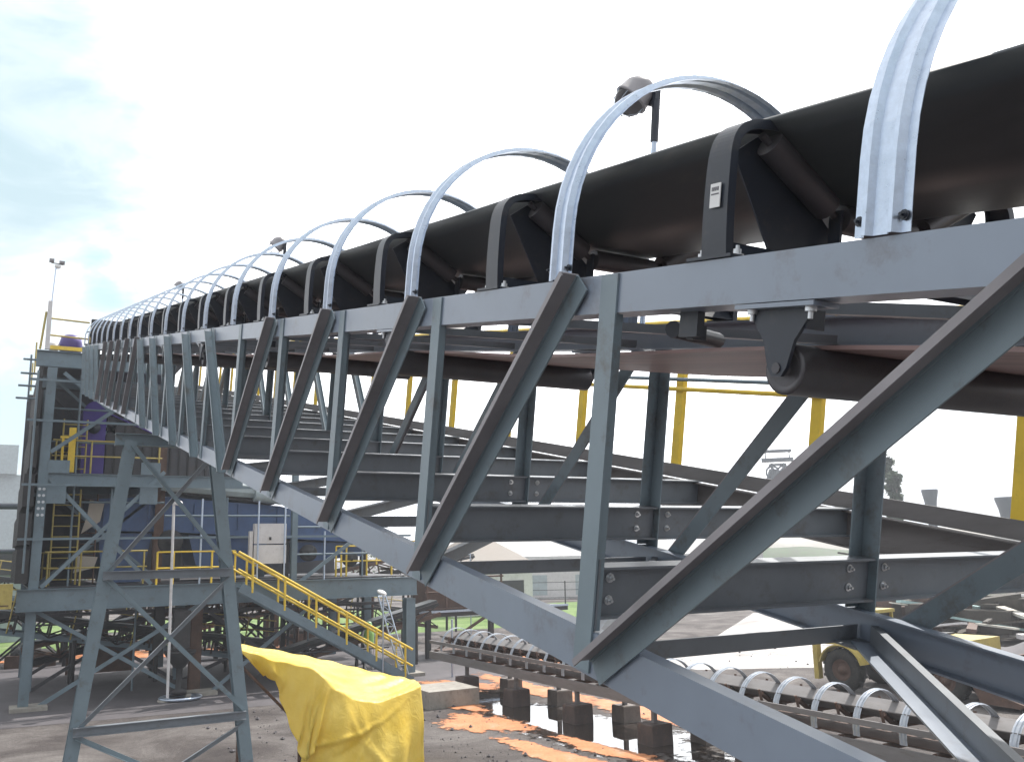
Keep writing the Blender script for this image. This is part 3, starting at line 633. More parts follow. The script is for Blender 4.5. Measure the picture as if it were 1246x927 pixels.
MB().lathe((4.95, 30.9, 0), ZV, [(0, .3), (.05, .3), (.08, .05)], 12).build('base', 'concrete', pl)
for x, y, z, lb_ in ((11.82, 30.3, 3.05, 'short grey pole with a white oval lamp rising behind the stair handrail'), (22.6, 45, 4.75, 'small white lamp on a pole in front of the hipped roof')):
    q = thing('yard_lamp', (x, y, 0), lb_, 'lamp', 'pole lamps in the yard')
    MB().tube((x, y, 0), (x, y, z), .03, 8).build('pole', 'galv', q)
    s_ = 1 if y < 40 else 1.2
    MB().lathe((x-.05, y, z), (.35, -.3, 1), [(-.06, 0), (-.05, .15*s_), (.0, .19*s_), (.05, .13*s_), (.08, 0)], 14).build('lamp_head', 'glassw', q)

# stairs
stt = thing('staircase', (10, 31, 0), 'steel staircase with yellow double handrails climbing left to the tower floor', 'stairs')
T0 = V((6.95, 0, 3.42)); T1 = V((12.95, 0, .0)); dv = (T1-T0).normalized(); upn = V((-dv.z, 0, dv.x)); upn = upn if upn.z > 0 else -upn
for y in (30.35, 31.2):
    MB().ext(T0+YV*y, T1+YV*y, upn, YV, rect(-.17, .13, 0, .04)).build('stringer', 'tower', stt)
    for hgt in (1.05, .5):
        mbr = MB().tube(T0+YV*(y+.02)+ZV*hgt+V((-.1, 0, .05)), T1+YV*(y+.02)+ZV*hgt, .042 if hgt > 1 else .036, 8)
        mbr.build('handrail', 'yellow', stt)
    for i in range(6):
        f = (i+.35)/5.6; p = T0.lerp(T1, f) + YV*(y+.02); MB().tube(p, p+ZV*1.05, .04, 8).build('handrail_post', 'yellow', stt)
for i in range(16):
    p = T0.lerp(T1, (i+.5)/16); MB().box((p.x, 30.8, p.z+.05), (.26, .8, .03)).build('tread', 'tower', stt)

# concrete block at the column foot
tag(MB().bb(11.0, 12.6, 24.6, 26.2, 0, .48).build('concrete_block', 'concrete'), 'pale concrete block on the ground right of the yellow cover', 'block')

# olive box at the left edge
o = thing('junction_box', (.1, 30.5, 0), 'olive yellow box on a post at the left edge of the picture', 'box')
MB().bb(-.5, .48, 30.4, 30.9, 3.02, 3.72).build('box', 'yellow_dull', o); MB().bb(.0, .12, 30.6, 30.72, 0, 3.02).build('post', 'yellow_dull', o); MB().bb(-.4, -.25, 30.6, 30.7, 0, 3.02).build('post', 'rust', o); MB().bb(-.45, .4, 30.38, 30.4, 3.1, 3.13).build('lid_seam', 'rust', o)

# ================================================================== DARK CONVEYORS BEHIND
def back_conv(p1, p2, wd, ht, label, m='black', rail=True, legs=4, mb_='tower', hoops=0):
    p1 = V(p1); p2 = V(p2); d = (p2-p1).normalized(); q = V((0, 1, 0)); L_ = (p2-p1).length
    up = d.cross(-YV).normalized(); up = up if up.z > 0 else -up
    t_ = thing('yard_conveyor', ((p1.x+p2.x)/2, p1.y, 0), label, 'conveyor')
    for y in (0, wd):
        MB().ext(p1+YV*y, p2+YV*y, up, YV, chan(.16, .07, .012)).build('bottom_chord', mb_, t_)
        MB().ext(p1+YV*y+up*ht, p2+YV*y+up*ht, up, YV, chan(.14, .07, .012)).build('top_chord', m, t_)
    n_ = max(3, int(L_/1.1))
    for y in (0, wd):
        o = MB()
        for i in range(n_):
            a = p1.lerp(p2, i/n_)+YV*y; b = p1.lerp(p2, (i+1)/n_)+YV*y
            o.tube(a, a+up*ht, .035, 5)
            (o.tube(a, b+up*ht, .03, 5) if i % 2 else o.tube(a+up*ht, b, .03, 5))
        o.build('web_lattice', m, t_)
    pass
    MB().ext(p1+up*(ht+.12)+YV*.08, p2+up*(ht+.12)+YV*.08, up, YV, rect(-.04, .05, 0, wd-.16)).build('belt', 'rubber', t_)
    rr = MB()
    for i in range(int(L_/.9)):
        c = p1 + d*(.3+i*.9); rr.tube(c+up*(ht+.05)+YV*.05, c+up*(ht+.05)+YV*(wd-.05), .07, 8); rr.tube(c+up*(ht*.35)+YV*.05, c+up*(ht*.35)+YV*(wd-.05), .06, 8)
    rr.build('idler_rollers', 'rust', t_)
    if rail:
        MB().tube(p1+up*(ht+.9), p2+up*(ht+.9), .026, 6).tube(p1+up*(ht+.5), p2+up*(ht+.5), .02, 6).build('handrail', 'yellow_dull', t_)
        for i in range(int(L_/2)+1):
            c = p1 + d*(i*2.); MB().tube(c, c+up*(ht+.9), .026, 6).build('handrail_post', 'yellow_dull', t_)
    for i in range(legs):
        f = (i+.5)/legs; c = p1.lerp(p2, f)
        if c.z > .3:
            for y in (0, wd): MB().tube((c.x, c.y+y, 0), (c.x, c.y+y, c.z), .07, 6).build('leg', m, t_)
back_conv((-1.5, 36.0, 2.3), (9.4, 36.0, .45), 1.2, .55, 'blue grey conveyor frame with yellow handrail sloping down right under the tower', 'black')
back_conv((1.2, 39.0, .55), (16.2, 39.0, 3.6), 1.2, .6, 'black conveyor rising to the right behind the staircase', 'rust', rail=False, legs=5, mb_='black')
back_conv((5.0, 42.5, 3.0), (19.5, 42.5, .7), 1.1, .55, 'rusty dark conveyor sloping down right behind the stairs and tower', 'black', rail=True, legs=5, mb_='rust')
back_conv((-6.0, 45.0, 1.0), (6.0, 45.0, 2.6), 1.2, .6, 'black conveyor low on the left behind the tower foot', 'black', rail=False, legs=4, mb_='black')
back_conv((8.0, 47.0, .8), (24.0, 47.0, 3.4), 1.2, .7, 'dark conveyor rising right farthest behind the stairs, above the green strip', 'black', rail=False, legs=6, mb_='rust')
back_conv((-2.0, 50.5, 3.0), (12.0, 50.5, .9), 1.2, .8, 'dark conveyor sloping right far behind the trestle legs', 'black', rail=True, legs=6, mb_='black')
back_conv((9.5, 34.6, .3), (16.0, 34.6, 1.9), .9, .4, 'low black conveyor just behind the stair foot', 'black', rail=False, legs=3, mb_='rust')
for i_, (x_, y_, w_, h_, lab_) in enumerate(((.2, 43.5, 2.6, 2.7, 'black square steel frame standing behind the left tower leg'), (8.6, 40.0, 2.4, 2.6, 'dark square frame with a motor behind the middle of the tower floor'), (12.2, 45.5, 3.0, 2.9, 'rusty square frame behind the upper flight of the stairs'), (3.4, 47.5, 3.2, 2.4, 'low dark frame far behind the trestle'))):
    fr_ = thing('equipment_stand', (x_+w_/2, y_, 0), lab_, 'frame', 'steel frames in the yard behind the tower')
    for a_ in (0, w_):
        for b_ in (0, 1.8): MB().bb(x_+a_-.09, x_+a_+.09, y_+b_-.09, y_+b_+.09, 0, h_).build('post', 'rust' if i_ == 2 else 'black', fr_)
    for b_ in (0, 1.8):
        MB().bb(x_-.2, x_+w_+.2, y_+b_-.1, y_+b_+.1, h_, h_+.2).build('top_beam', 'tower', fr_)
        MB().tube((x_, y_+b_, .2), (x_+w_, y_+b_, h_-.1), .05, 6).build('brace', 'black', fr_)
        MB().tube((x_+w_, y_+b_, .2), (x_, y_+b_, h_-.1), .05, 6).build('brace', 'black', fr_)
    MB().lathe((x_+w_*.5, y_+.9, .5), XV, [(-.7, 0), (-.7, .3), (-.5, .42), (.4, .42), (.45, .2), (.9, .2), (.9, 0)], 14).build('motor', 'black', fr_)
    MB().bb(x_+.4, x_+w_-.3, y_+.4, y_+1.4, .0, .5).build('skid', 'rust', fr_)
# rusty skid frame
rf = thing('pipe_scaffold', (18, 36.5, 0), 'rusty brown pipe scaffold standing on a dark deck right of the tower corner', 'scaffold')
for y in (36, 38):
    for x in (16.0, 16.9, 17.8, 18.7, 19.6): MB().tube((x, y, 1.95), (x, y, 3.75), .05, 6).build('upright', 'rust', rf)
    for z in (2.0, 2.7, 3.3, 3.75): MB().tube((15.9, y, z), (19.7, y, z), .04, 6).build('rail', 'rust', rf)
MB().bb(15.6, 23.0, 35.9, 38.1, 1.68, 1.9).build('deck', 'black', rf)
MB().bb(15.6, 23.0, 35.85, 35.9, 1.86, 1.95).build('deck_edge', 'galv', rf)
for x in (16, 19, 22.5): MB().bb(x, x+.2, 36, 36.2, 0, 1.68).build('leg', 'black', rf)
for a_, b_ in (((16.2, 0.2), (18.8, 1.6)), ((22.4, .3), (20.6, 1.6))): MB().tube((a_[0], 35.95, a_[1]), (b_[0], 35.95, b_[1]), .07, 6).build('brace', 'rust', rf)
MB().bb(16.1, 18.4, 36.3, 37.7, 2.0, 3.2).build('tank', 'rust', rf)
MB().lathe((19.0, 36.8, 2.0), ZV, [(0, .45), (1.0, .45), (1.2, .2)], 14).build('drum', 'rust', rf)
pv = MB().tube((14.5, 30.4, 0), (14.5, 30.4, 2.0), .04, 8); tag(pv.build('thin_post', 'galv'), 'thin grey post standing at the head of the low hooped conveyor', 'post')
# hopper, pump on ground between
hp = thing('feed_hopper', (22, 37, 0), 'grey cone shaped hopper behind the low hooped conveyor', 'hopper')
prism(MB(), [(20.6, .6), (21.3, 1.7), (21.9, 1.7), (22.6, .6)], 35, 36.2).build('cone', 'concrete', hp); MB().bb(20.9, 22.3, 35.2, 36.0, 0, .6).build('stand', 'black', hp)
wl = MB().lathe((5.35, 31.0, .03), ZV, [(0, .62), (.05, .66), (.09, .62), (.09, .5), (.0, .48)], 24); tag(wl.build('steel_ring', 'galv'), 'pale steel ring lying on the dark ground under the tower', 'ring')
mg = thing('agitator_motor', (5.35, 31.0, 0), 'black upright motor and funnel standing in the steel ring under the tower', 'motor')
MB().lathe((5.35, 31.4, .1), ZV, [(0, 0), (0, .25), (.15, .25), (.2, .1), (.8, .1), (.85, .18), (1.3, .5), (1.35, .5), (1.35, 0)], 16).build('funnel', 'black', mg)
MB().bb(5.1, 5.6, 31.2, 31.6, 1.5, 2.7).build('gearbox', 'black', mg)
rb = MB(); rb.bb(7.9-4.6, 9.2-4.6+.1, 37, 38, .35, 1.35); tag(rb.build('rusty_bin', 'rust'), 'small rust red steel bin on the dark ground under the tower', 'bin')

# ================================================================== LOW HOOPED CONVEYOR (right, on plinths)
lc = thing('low_conveyor', (13, 16, 0), 'low dusty conveyor under small silver hoops running along the yard below the truss', 'conveyor')
LX0, LX1 = 12.4, 13.7
def lz(y): return 1.22 + .0 * y
YA, YB = 2.0, 29.5
for x in (LX0, LX1):
    MB().ext((x, YA, 1.12), (x, YB, 1.12), ZV, XV, chan(.24, .07, .012, 1 if x == LX0 else -1)).build('stringer', 'dusty', lc)
    MB().ext((x, YA, 1.55), (x, YB, 1.55), ZV, XV, chan(.10, .05, .01, 1 if x == LX0 else -1)).build('upper_stringer', 'dusty', lc)
o = MB(); rings = []
yy = YA
while yy <= YB + .1:
    rings.append([(12.55, yy, 1.78), (12.8, yy, 1.62), (13.3, yy, 1.62), (13.55, yy, 1.78), (13.55, yy, 1.765), (13.3, yy, 1.605), (12.8, yy, 1.605), (12.55, yy, 1.765)]); yy += 1
o.sweep(rings); o.build('belt', 'dusty', lc)
MB().bb(12.6, 13.5, YA, YB, 1.27, 1.285).build('return_belt', 'rust', lc)
def CL(x, s, n): return V((x, s, n))
lh = MB(); hoop_mesh(lh, 12.48, 13.05, .60, 1.30, 1.42, .15, .018, CL, 16); 
lh = lh.build('cover_hoop', 'galv2', lc)
for k in range(-10, 18):
    if k: copy_part(lh, lc, V((0, .95*k, 0)))
o = MB(); o.box((13.05, 12.9, 1.5), (1.1, .06, .06)); 
for s_ in (-1, 1): o.tube((13.05+s_*.5, 12.9, 1.5), (13.05+s_*.58, 12.9, 1.8), .03, 6); o.tube((13.05+s_*.25, 12.9, 1.53), (13.05+s_*.52, 12.9, 1.72), .05, 8)
o.tube((12.8, 12.9, 1.55), (13.3, 12.9, 1.55), .05, 8); o.tube((12.5, 12.9, 1.2), (13.6, 12.9, 1.2), .06, 8)
io = o.build('idler_set', 'rust', lc)
for k in range(-10, 17):
    if k: copy_part(io, lc, V((0, .95*k, 0)))
cg_ = [(12.6, y) for y in (4.6, 7.8, 11.0, 14.2, 17.4, 20.6, 23.8, 27.0)]
for x, y in cg_: MB().bb(x-.05, x+.05, y-.05, y+.05, .62, 1.02).build('leg', 'dusty', lc)
r2_ = (10.7, 13.8, 16.9, 20.0, 23.2, 26.1)
for y in r2_: MB().bb(13.62, 13.72, y-.05, y+.05, .58, 1.02).build('leg', 'dusty', lc)
lc.location += V((.8, 0, -.18))
for (x, y, hh, w_, m_) in [(x+.8, y, .47, .56, 'wetconc') for x, y in cg_[2:]] + [(14.5, y, .42, .52, 'wetconc2') for y in r2_]:
    o = MB()
    o.add([V((x+sx*w_/2*q, y+sy*w_/2*q, z)) for q, z in ((1.04, -.05), (1, hh-.03), (.94, hh)) for sx, sy in ((-1, -1), (1, -1), (1, 1), (-1, 1))],
          [(0, 1, 5, 4), (1, 2, 6, 5), (2, 3, 7, 6), (3, 0, 4, 7), (4, 5, 9, 8), (5, 6, 10, 9), (6, 7, 11, 10), (7, 4, 8, 11), (8, 9, 10, 11)])
    front = m_ == 'wetconc'
    nm = ORD[(int(round((y-11)/3.2)) if front else int(round((y-10.7)/3.08)))]
    tag(o.build('concrete_plinth', m_), ('dark mud stained' if front else 'smaller grey brown') + ' plinth, ' + nm + ' from the right in the ' + ('front' if front else 'rear') + ' row', 'plinth', 'concrete plinths under the low conveyor')

# ================================================================== YELLOW TARPAULIN OVER EQUIPMENT
tp = thing('covered_machine', (6.6, 18.6, 0), 'bright yellow tarpaulin draped over a boxy machine below the staircase', 'tarpaulin')
# top outline: far-left high corner to right corner; front edge sags
top_back = [V((4.5, 19.7, 2.60)), V((5.54, 19.7, 2.36)), V((6.44, 19.7, 2.12)), V((7.38, 19.7, 1.84)), V((8.1, 19.5, 1.66)), V((8.35, 19.3, 1.58))]
top_frnt = [V((4.42, 19.4, 2.54)), V((5.05, 18.9, 2.30)), V((5.72, 18.4, 2.12)), V((6.13, 18.2, 1.72)), V((6.91, 18.2, 1.42)), V((8.08, 18.5, 1.60))]
bot_frnt = [V((4.85, 19.2, 2.02)), V((5.1, 18.75, 1.80)), V((5.35, 18.2, .66)), V((5.6, 17.9, .30)), V((6.9, 17.75, .02)), V((8.02, 18.2, .02))]
def interp(P, t):
    t *= len(P)-1; i = min(int(t), len(P)-2); f = t-i
    p0 = P[max(i-1, 0)]; p1 = P[i]; p2 = P[i+1]; p3 = P[min(i+2, len(P)-1)]
    return .5*((2*p1) + (p2-p0)*f + (2*p0-5*p1+4*p2-p3)*f*f + (3*p1-p0-3*p2+p3)*f**3)
nu, nv1, nv2 = 90, 16, 40
rows = []
for j in range(nv1+1):
    f = j/nv1; rows.append([interp(top_back, u/nu).lerp(interp(top_frnt, u/nu), f) + ZV*(-.10*sin(pi*f)*sin(pi*min(1, max(0, (u/nu-.35)/.65)))+ .012*sin(u*.55+j*.9)) for u in range(nu+1)])
for j in range(1, nv2+1):
    f = j/nv2; row = []
    for u in range(nu+1):
        a = interp(top_frnt, u/nu); b = interp(bot_frnt, u/nu); p = a.lerp(b, f**1.05)
        uu = u/nu
        pinch = sum(am*math.exp(-((uu-c0-sl_*f)/wd_)**2) for c0, sl_, wd_, am in ((.50, -.06, .012, .11), (.56, .02, .018, -.07), (.97, -.55, .016, .07), (.90, -.30, .014, -.04), (.40, .05, .012, .07), (.72, .10, .012, .04), (.63, .22, .010, .035), (.82, -.12, .010, .04), (.47, -.10, .008, .03)))
        fold = (pinch + .05*sin(u*.42 + .5*sin(u*.13)+f*1.2) + .025*sin(u*.95+2*f)+ .03*sin(u*.2+7*f))*min(1, f*1.6)
        p = p + V((.35*fold, -fold - .07*sin(pi*f), -.02*sin(u*.7)*f)); row.append(p)
    rows.append(row)
# right side drape
vs = [p for r in rows for p in r]; k = nu+1
fs = [(j*k+i, j*k+i+1, (j+1)*k+i+1, (j+1)*k+i) for j in range(len(rows)-1) for i in range(nu)]
cl = MB(); cl.add(vs, fs, 0, True)
side = []
for i in range(13):
    f = i/12; a = V((8.08, 18.5, 1.60)).lerp(V((8.35, 19.3, 1.58)), f); b = V((8.02, 18.2, .02)).lerp(V((8.5, 19.5, .1)), f)
    side.append([a.lerp(b, j/nv2) + V((.05*sin(i*1.1+j*.05), 0, 0))*(j/nv2) for j in range(nv2+1)])
side[0] = [rows[nv1+j][-1] for j in range(nv2+1)]
side[-1][0] = rows[0][-1]
for i in range(1, 12): side[i][0] = rows[nv1].__getitem__(-1).lerp(rows[0][-1], i/12)
cl.sweep(side, False, 0, True)
co = cl.build('tarpaulin', 'tarp', tp)
sd = co.modifiers.new('thick', 'SOLIDIFY'); sd.thickness = .006
MB().bb(6.1, 7.8, 18.75, 19.3, .35, 1.1).build('machine_body', 'black', tp)
for x, y in ((5.75, 18.4), (8.0, 18.45), (5.75, 19.4), (8.0, 19.4)): MB().tube((x, y, 0), (x, y, 1.2), .04, 8).build('leg', 'rust', tp)
MB().tube((4.5, 19.45, 0), (4.5, 19.45, 2.45), .03, 8).build('prop', 'rust', tp)
MB().tube((5.72, 18.45, 0), (5.9, 18.5, 1.3), .03, 6).tube((4.5, 19.4, 2.2), (5.7, 18.9, .9), .03, 6).build('frame_tube', 'rust', tp)

# ================================================================== WHEEL LOADER
ld = thing('wheel_loader', (25, 19.6, 0), 'yellow wheel loader parked beyond the low conveyor, mostly hidden by the truss', 'loader')
ang = radians(82); AX = V((cos(-ang), sin(-ang), 0)); BX = V((-AX.y, AX.x, 0)); O0 = V((22.9, 20.15, 0))
def LP(x, y, z): return O0 + AX*x + BX*y + ZV*z
fr = (AX, BX, ZV)
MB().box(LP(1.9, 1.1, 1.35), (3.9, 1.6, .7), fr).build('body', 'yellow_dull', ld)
prism_pts = [(-.5, 1.2), (-.5, 1.5), (.9, 1.7), (2.6, 1.75), (2.6, 1.2)]
o = MB(); k = 5; o.add([LP(x, .4, z) for x, z in prism_pts] + [LP(x, 1.8, z) for x, z in prism_pts], [list(range(k)), list(range(2*k-1, k-1, -1))] + [(i, k+i, k+(i+1) % k, (i+1) % k) for i in range(k)]); o.build('engine_hood', 'black', ld)
o = MB(); o.box(LP(.1, 1.1, 2.32), (1.3, 1.4, .10), fr).box(LP(.1, 1.1, 1.65), (1.2, 1.4, .2), fr)
for x in (-.45, .65):
    for y in (.45, 1.75): o.box(LP(x, y, 2.0), (.08, .08, .6), fr)
cab = o.build('cab', 'yellow_dull', ld); MB().box(LP(.1, 1.1, 2.0), (1.0, 1.2, .5), fr).build('cab_glass', 'black', cab)
MB().box(LP(-.95, .0, .85), (.16, .22, 1.15), fr).box(LP(-.6, .3, 1.38), (.8, .5, .1), fr).build('mudguard_stay', 'yellow_dull', ld)
def wheel(x, y):
    c = LP(x, y, .62)
    o = MB().lathe(c, -BX, [(-.24, .30), (-.24, .55), (-.17, .62), (.17, .62), (.24, .55), (.24, .34), (.2, .32)], 28); wo = o.build('wheel', 'tyre', ld)
    tr_ = MB()
    for i in range(22):
        t_ = 2*pi*i/22; dd = AX*cos(t_)+ZV*sin(t_); tt = -AX*sin(t_)+ZV*cos(t_); tr_.box(c+dd*.63 + BX*(.1 if i % 2 else -.1), (.04, .2, .08), (dd, BX, tt))
    tr_.build('tyre_lugs', 'tyre', wo)
    MB().lathe(c, -BX, [(.14, .33), (.2, .32), (.12, .24), (.10, .12), (.22, .11), (.22, 0)], 20).build('rim', 'rust', wo)
for x in (0, 3.2):
    for y in (0, 2.1): wheel(x, y)
o = MB(); rings = []
for i in range(11):
    t_ = radians(15+i*15); c = LP(0, 0, .62) + AX*(.76*cos(t_)) + ZV*(.76*sin(t_)); c2 = LP(0, 0, .62) + AX*(.72*cos(t_)) + ZV*(.72*sin(t_))
    rings.append([c - BX*.28, c + BX*.3, c2 + BX*.3, c2 - BX*.28])
o.sweep(rings); o.build('fender', 'yellow_dull', ld)
o = MB(); bkp = [(4.2, .15), (5.2, .1), (5.35, .2), (4.5, .45), (4.35, 1.1), (4.5, 1.25), (4.2, 1.2), (4.0, .6)]
k = 8; o.add([LP(x, -.3, z) for x, z in bkp] + [LP(x, 2.4, z) for x, z in bkp], [list(range(k)), list(range(2*k-1, k-1, -1))] + [(i, k+i, k+(i+1) % k, (i+1) % k) for i in range(k)])
o.box(LP(3.7, .7, 1.1), (1.3, .2, .25), fr).box(LP(3.7, 1.5, 1.1), (1.3, .2, .25), fr); o.build('bucket', 'rust', ld)

# ================================================================== SCRAP PILES (right background)
def rnd(a, b): return random.uniform(a, b)
def pos(az, dist, z=0): return V((sin(radians(az))*dist, cos(radians(az))*dist, z))
ng = 0
mats_s = ['scrapw', 'scrapw', 'scrapt', 'scrapd', 'white', 'scrapd', 'rust']
sp = MB()
for i in range(300):
    az = rnd(49.5, 63.5); di = rnd(42, 84); c = pos(az, di, .2+max(0, 4.2-abs(di-64)*.14)*random.random())
    a_ = rnd(-.6, .6)+radians(-55 if random.random() < .7 else 20); tl = rnd(-.18, .18)
    X_ = V((cos(a_), sin(a_), tl)).normalized(); Y_ = V((-sin(a_), cos(a_), rnd(-.1, .1))).normalized(); Z_ = X_.cross(Y_).normalized()
    sp.box(c, (rnd(1.5, 6), rnd(.1, .6), rnd(.04, .22)), (X_, Y_, Z_), random.choice([0, 0, 1, 2, 3, 3, 3, 4]))
for i in range(150):
    az = rnd(49.5, 63.5); di = rnd(46, 80); c = pos(az, di, .3+max(0, 3.4-abs(di-64)*.14)*random.random()); a_ = rnd(0, 3); X_ = V((cos(a_), sin(a_), 0)); sp.box(c, (rnd(.8, 3), rnd(.6, 1.6), rnd(.5, 1.8)), (X_, V((-X_.y, X_.x, 0)), ZV), random.choice([3, 3, 3, 3, 4]))
tag(sp.build('scrap_pile', ['scrapw', 'scrapt', 'white', 'scrapd', 'rust']), 'heap of scattered pale planks sheets and dark scrap in the right background', 'scrap pile', kind='stuff')
# dark bank in front of the scrap
o = MB(); rows = []
for i in range(40):
    az = 49 + i*.42; h_ = .75 + .25*sin(i*.9) + rnd(-.08, .08)
    rows.append([pos(az, 34, 0), pos(az, 36, h_*.7), pos(az, 38, h_), pos(az, 40, h_*.8), pos(az, 44, 0)])
o.sweep(rows, False, 0, True)
tag(o.build('spoil_bank', 'shade_and_earth'), kind='structure')

# ================================================================== BUILDINGS FAR
hb = thing('hip_roof_building', (33, 62, 0), 'beige hipped roof shed beyond the grass seen between the truss members', 'building')
def rayp(px, py, dist):
    f = 1098.384; Fw = V((.48372, .85564, .18408)); R_ = V((.87214, -.48886, -.01948)); U_ = V((-.07332, -.16996, .98272))
    v = Fw + R_*((px-623)/f) - U_*((py-463.5)/f); return V((0, 0, H)) + v*dist
a0 = rayp(553, 691, 62); a1 = rayp(640, 676, 66)
bx0, bx1 = a0.x, a0.x+6.2; by0, by1 = a0.y, a0.y+6
MB().bb(bx0, bx1, by0, by1, 0, 3.3).build('wall', 'white', hb)
e = .4; zr = 5.5
o = MB(); o.add([V((bx0-e, by0-e, 3.3)), V((bx1+e, by0-e, 3.3)), V((bx1+e, by1+e, 3.3)), V((bx0-e, by1+e, 3.3)), V((bx0+2.4, (by0+by1)/2, zr)), V((bx1-2.4, (by0+by1)/2, zr))], [(0, 1, 5, 4), (1, 2, 5), (2, 3, 4, 5), (3, 0, 4), (3, 2, 1, 0)])
o.build('roof', 'roofb', hb)
for i in range(4): x = bx0+1.2+i*(bx1-bx0-2)/4; MB().bb(x, x+1.1, by0-.05, by0-.01, 1.2, 2.3).build('window', 'black', hb)
wh = thing('long_white_shed', tuple(pos(33, 96)), 'long low white shed with dark line along its roof beyond the yard fence', 'building')
c = pos(30, 88); X_ = V((cos(radians(34)), -sin(radians(34)), 0)); Y_ = V((sin(radians(34)), cos(radians(34)), 0))
MB().box(c+X_*10+ZV*1.5, (24, 6, 3.0), (X_, Y_, ZV)).build('wall', 'white', wh)
MB().box(c+X_*10+ZV*3.1, (24.6, 6.6, .25), (X_, Y_, ZV)).build('eaves', 'clad', wh)
MB().box(c+X_*10+ZV*3.5, (24, 5, .6), (X_, Y_, ZV)).build('roof', 'white', wh)
for i in range(5): MB().box(c+X_*(1.5+i*4.2)-Y_*3.02+ZV*1.2, (1.6, .05, 1.8), (X_, Y_, ZV)).build('door', 'duct', wh)
# left: low roofed shed and pipe line
ls = thing('low_shed', (-3, 60, 0), 'dark roofed low shed at the left edge behind the tower', 'building')
MB().bb(-14, 1.5, 58, 64, 0, 3.6).build('wall', 'duct', ls)
prism(MB(), [(-14.5, 3.6), (2, 3.6), (1.2, 4.9), (-13.5, 4.9)], 57.5, 64.5).build('roof', 'clad', ls)
for x in (-3.2, -1.6, 0): MB().bb(x, x+.9, 57.9, 57.99, 1.2, 2.6).build('window', 'black', ls)
pp = thing('overhead_pipe', (-4, 58, 0), 'grey overhead pipe entering from the left edge behind the tower', 'pipe')
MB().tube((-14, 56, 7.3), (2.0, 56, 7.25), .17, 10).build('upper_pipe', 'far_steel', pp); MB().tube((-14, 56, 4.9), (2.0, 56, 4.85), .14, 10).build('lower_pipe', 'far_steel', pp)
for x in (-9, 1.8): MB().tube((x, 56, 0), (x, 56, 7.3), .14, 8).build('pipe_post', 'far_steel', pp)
hz = MB().bb(-30, 4, 180, 200, 0, 19).bb(-8, 2, 178, 182, 19, 24).bb(4, 12, 182, 190, 0, 14); tag(hz.build('distant_plant', 'duct'), 'hazy pale plant building far off at the left edge', 'building')
# headframe
hf = thing('mine_headframe', tuple(pos(45.76, 160)), 'dark mine headframe with splayed legs on the skyline between the truss verticals', 'headframe')
c = pos(45.76, 160); q = V((cos(radians(45.76)), -sin(radians(45.76)), 0)); dd = V((sin(radians(45.76)), cos(radians(45.76)), 0))
o = MB()
for a_, b_ in ((-.8, -.8), (.8, -.8), (-.8, .8), (.8, .8)): o.tube(c+q*a_*1.6+dd*b_, c+q*a_*1.2+dd*b_+ZV*18, .2, 6)
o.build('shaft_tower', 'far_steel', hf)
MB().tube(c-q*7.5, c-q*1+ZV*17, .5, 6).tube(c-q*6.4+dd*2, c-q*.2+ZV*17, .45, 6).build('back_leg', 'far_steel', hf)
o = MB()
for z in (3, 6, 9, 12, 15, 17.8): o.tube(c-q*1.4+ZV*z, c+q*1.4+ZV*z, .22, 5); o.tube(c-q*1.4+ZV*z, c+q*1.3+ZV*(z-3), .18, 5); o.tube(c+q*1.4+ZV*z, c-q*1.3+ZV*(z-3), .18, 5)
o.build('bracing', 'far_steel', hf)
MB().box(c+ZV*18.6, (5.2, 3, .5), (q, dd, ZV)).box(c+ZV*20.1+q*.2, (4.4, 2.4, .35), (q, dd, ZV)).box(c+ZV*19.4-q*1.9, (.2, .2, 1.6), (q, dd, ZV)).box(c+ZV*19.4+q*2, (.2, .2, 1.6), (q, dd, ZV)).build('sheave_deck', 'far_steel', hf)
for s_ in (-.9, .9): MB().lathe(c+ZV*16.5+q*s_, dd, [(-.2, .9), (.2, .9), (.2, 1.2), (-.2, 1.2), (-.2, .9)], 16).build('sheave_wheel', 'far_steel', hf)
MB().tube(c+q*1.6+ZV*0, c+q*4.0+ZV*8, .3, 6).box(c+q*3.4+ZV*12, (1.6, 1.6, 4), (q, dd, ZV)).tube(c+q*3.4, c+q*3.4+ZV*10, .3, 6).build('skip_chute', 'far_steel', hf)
# two dark flared stacks
for az, el, wd, lab in ((54.03, 2.95, 1.5, 'dark flared stack on the skyline, the whole one left of the yellow post'), (57.9, 2.35, 2.2, 'dark flared stack on the skyline partly behind the last yellow post')):
    c = pos(az, 140); zt = H + tan(radians(el))*140
    o = MB().lathe(c, ZV, [(0, wd*.4), (zt-4, wd*.38), (zt-1.6, wd*.55), (zt-.3, wd*.72), (zt, wd*.72), (zt, wd*.6), (zt-.5, wd*.55)], 18); tag(o.build('flared_stack', 'far_steel'), lab, 'chimney', 'flared stacks on the skyline')

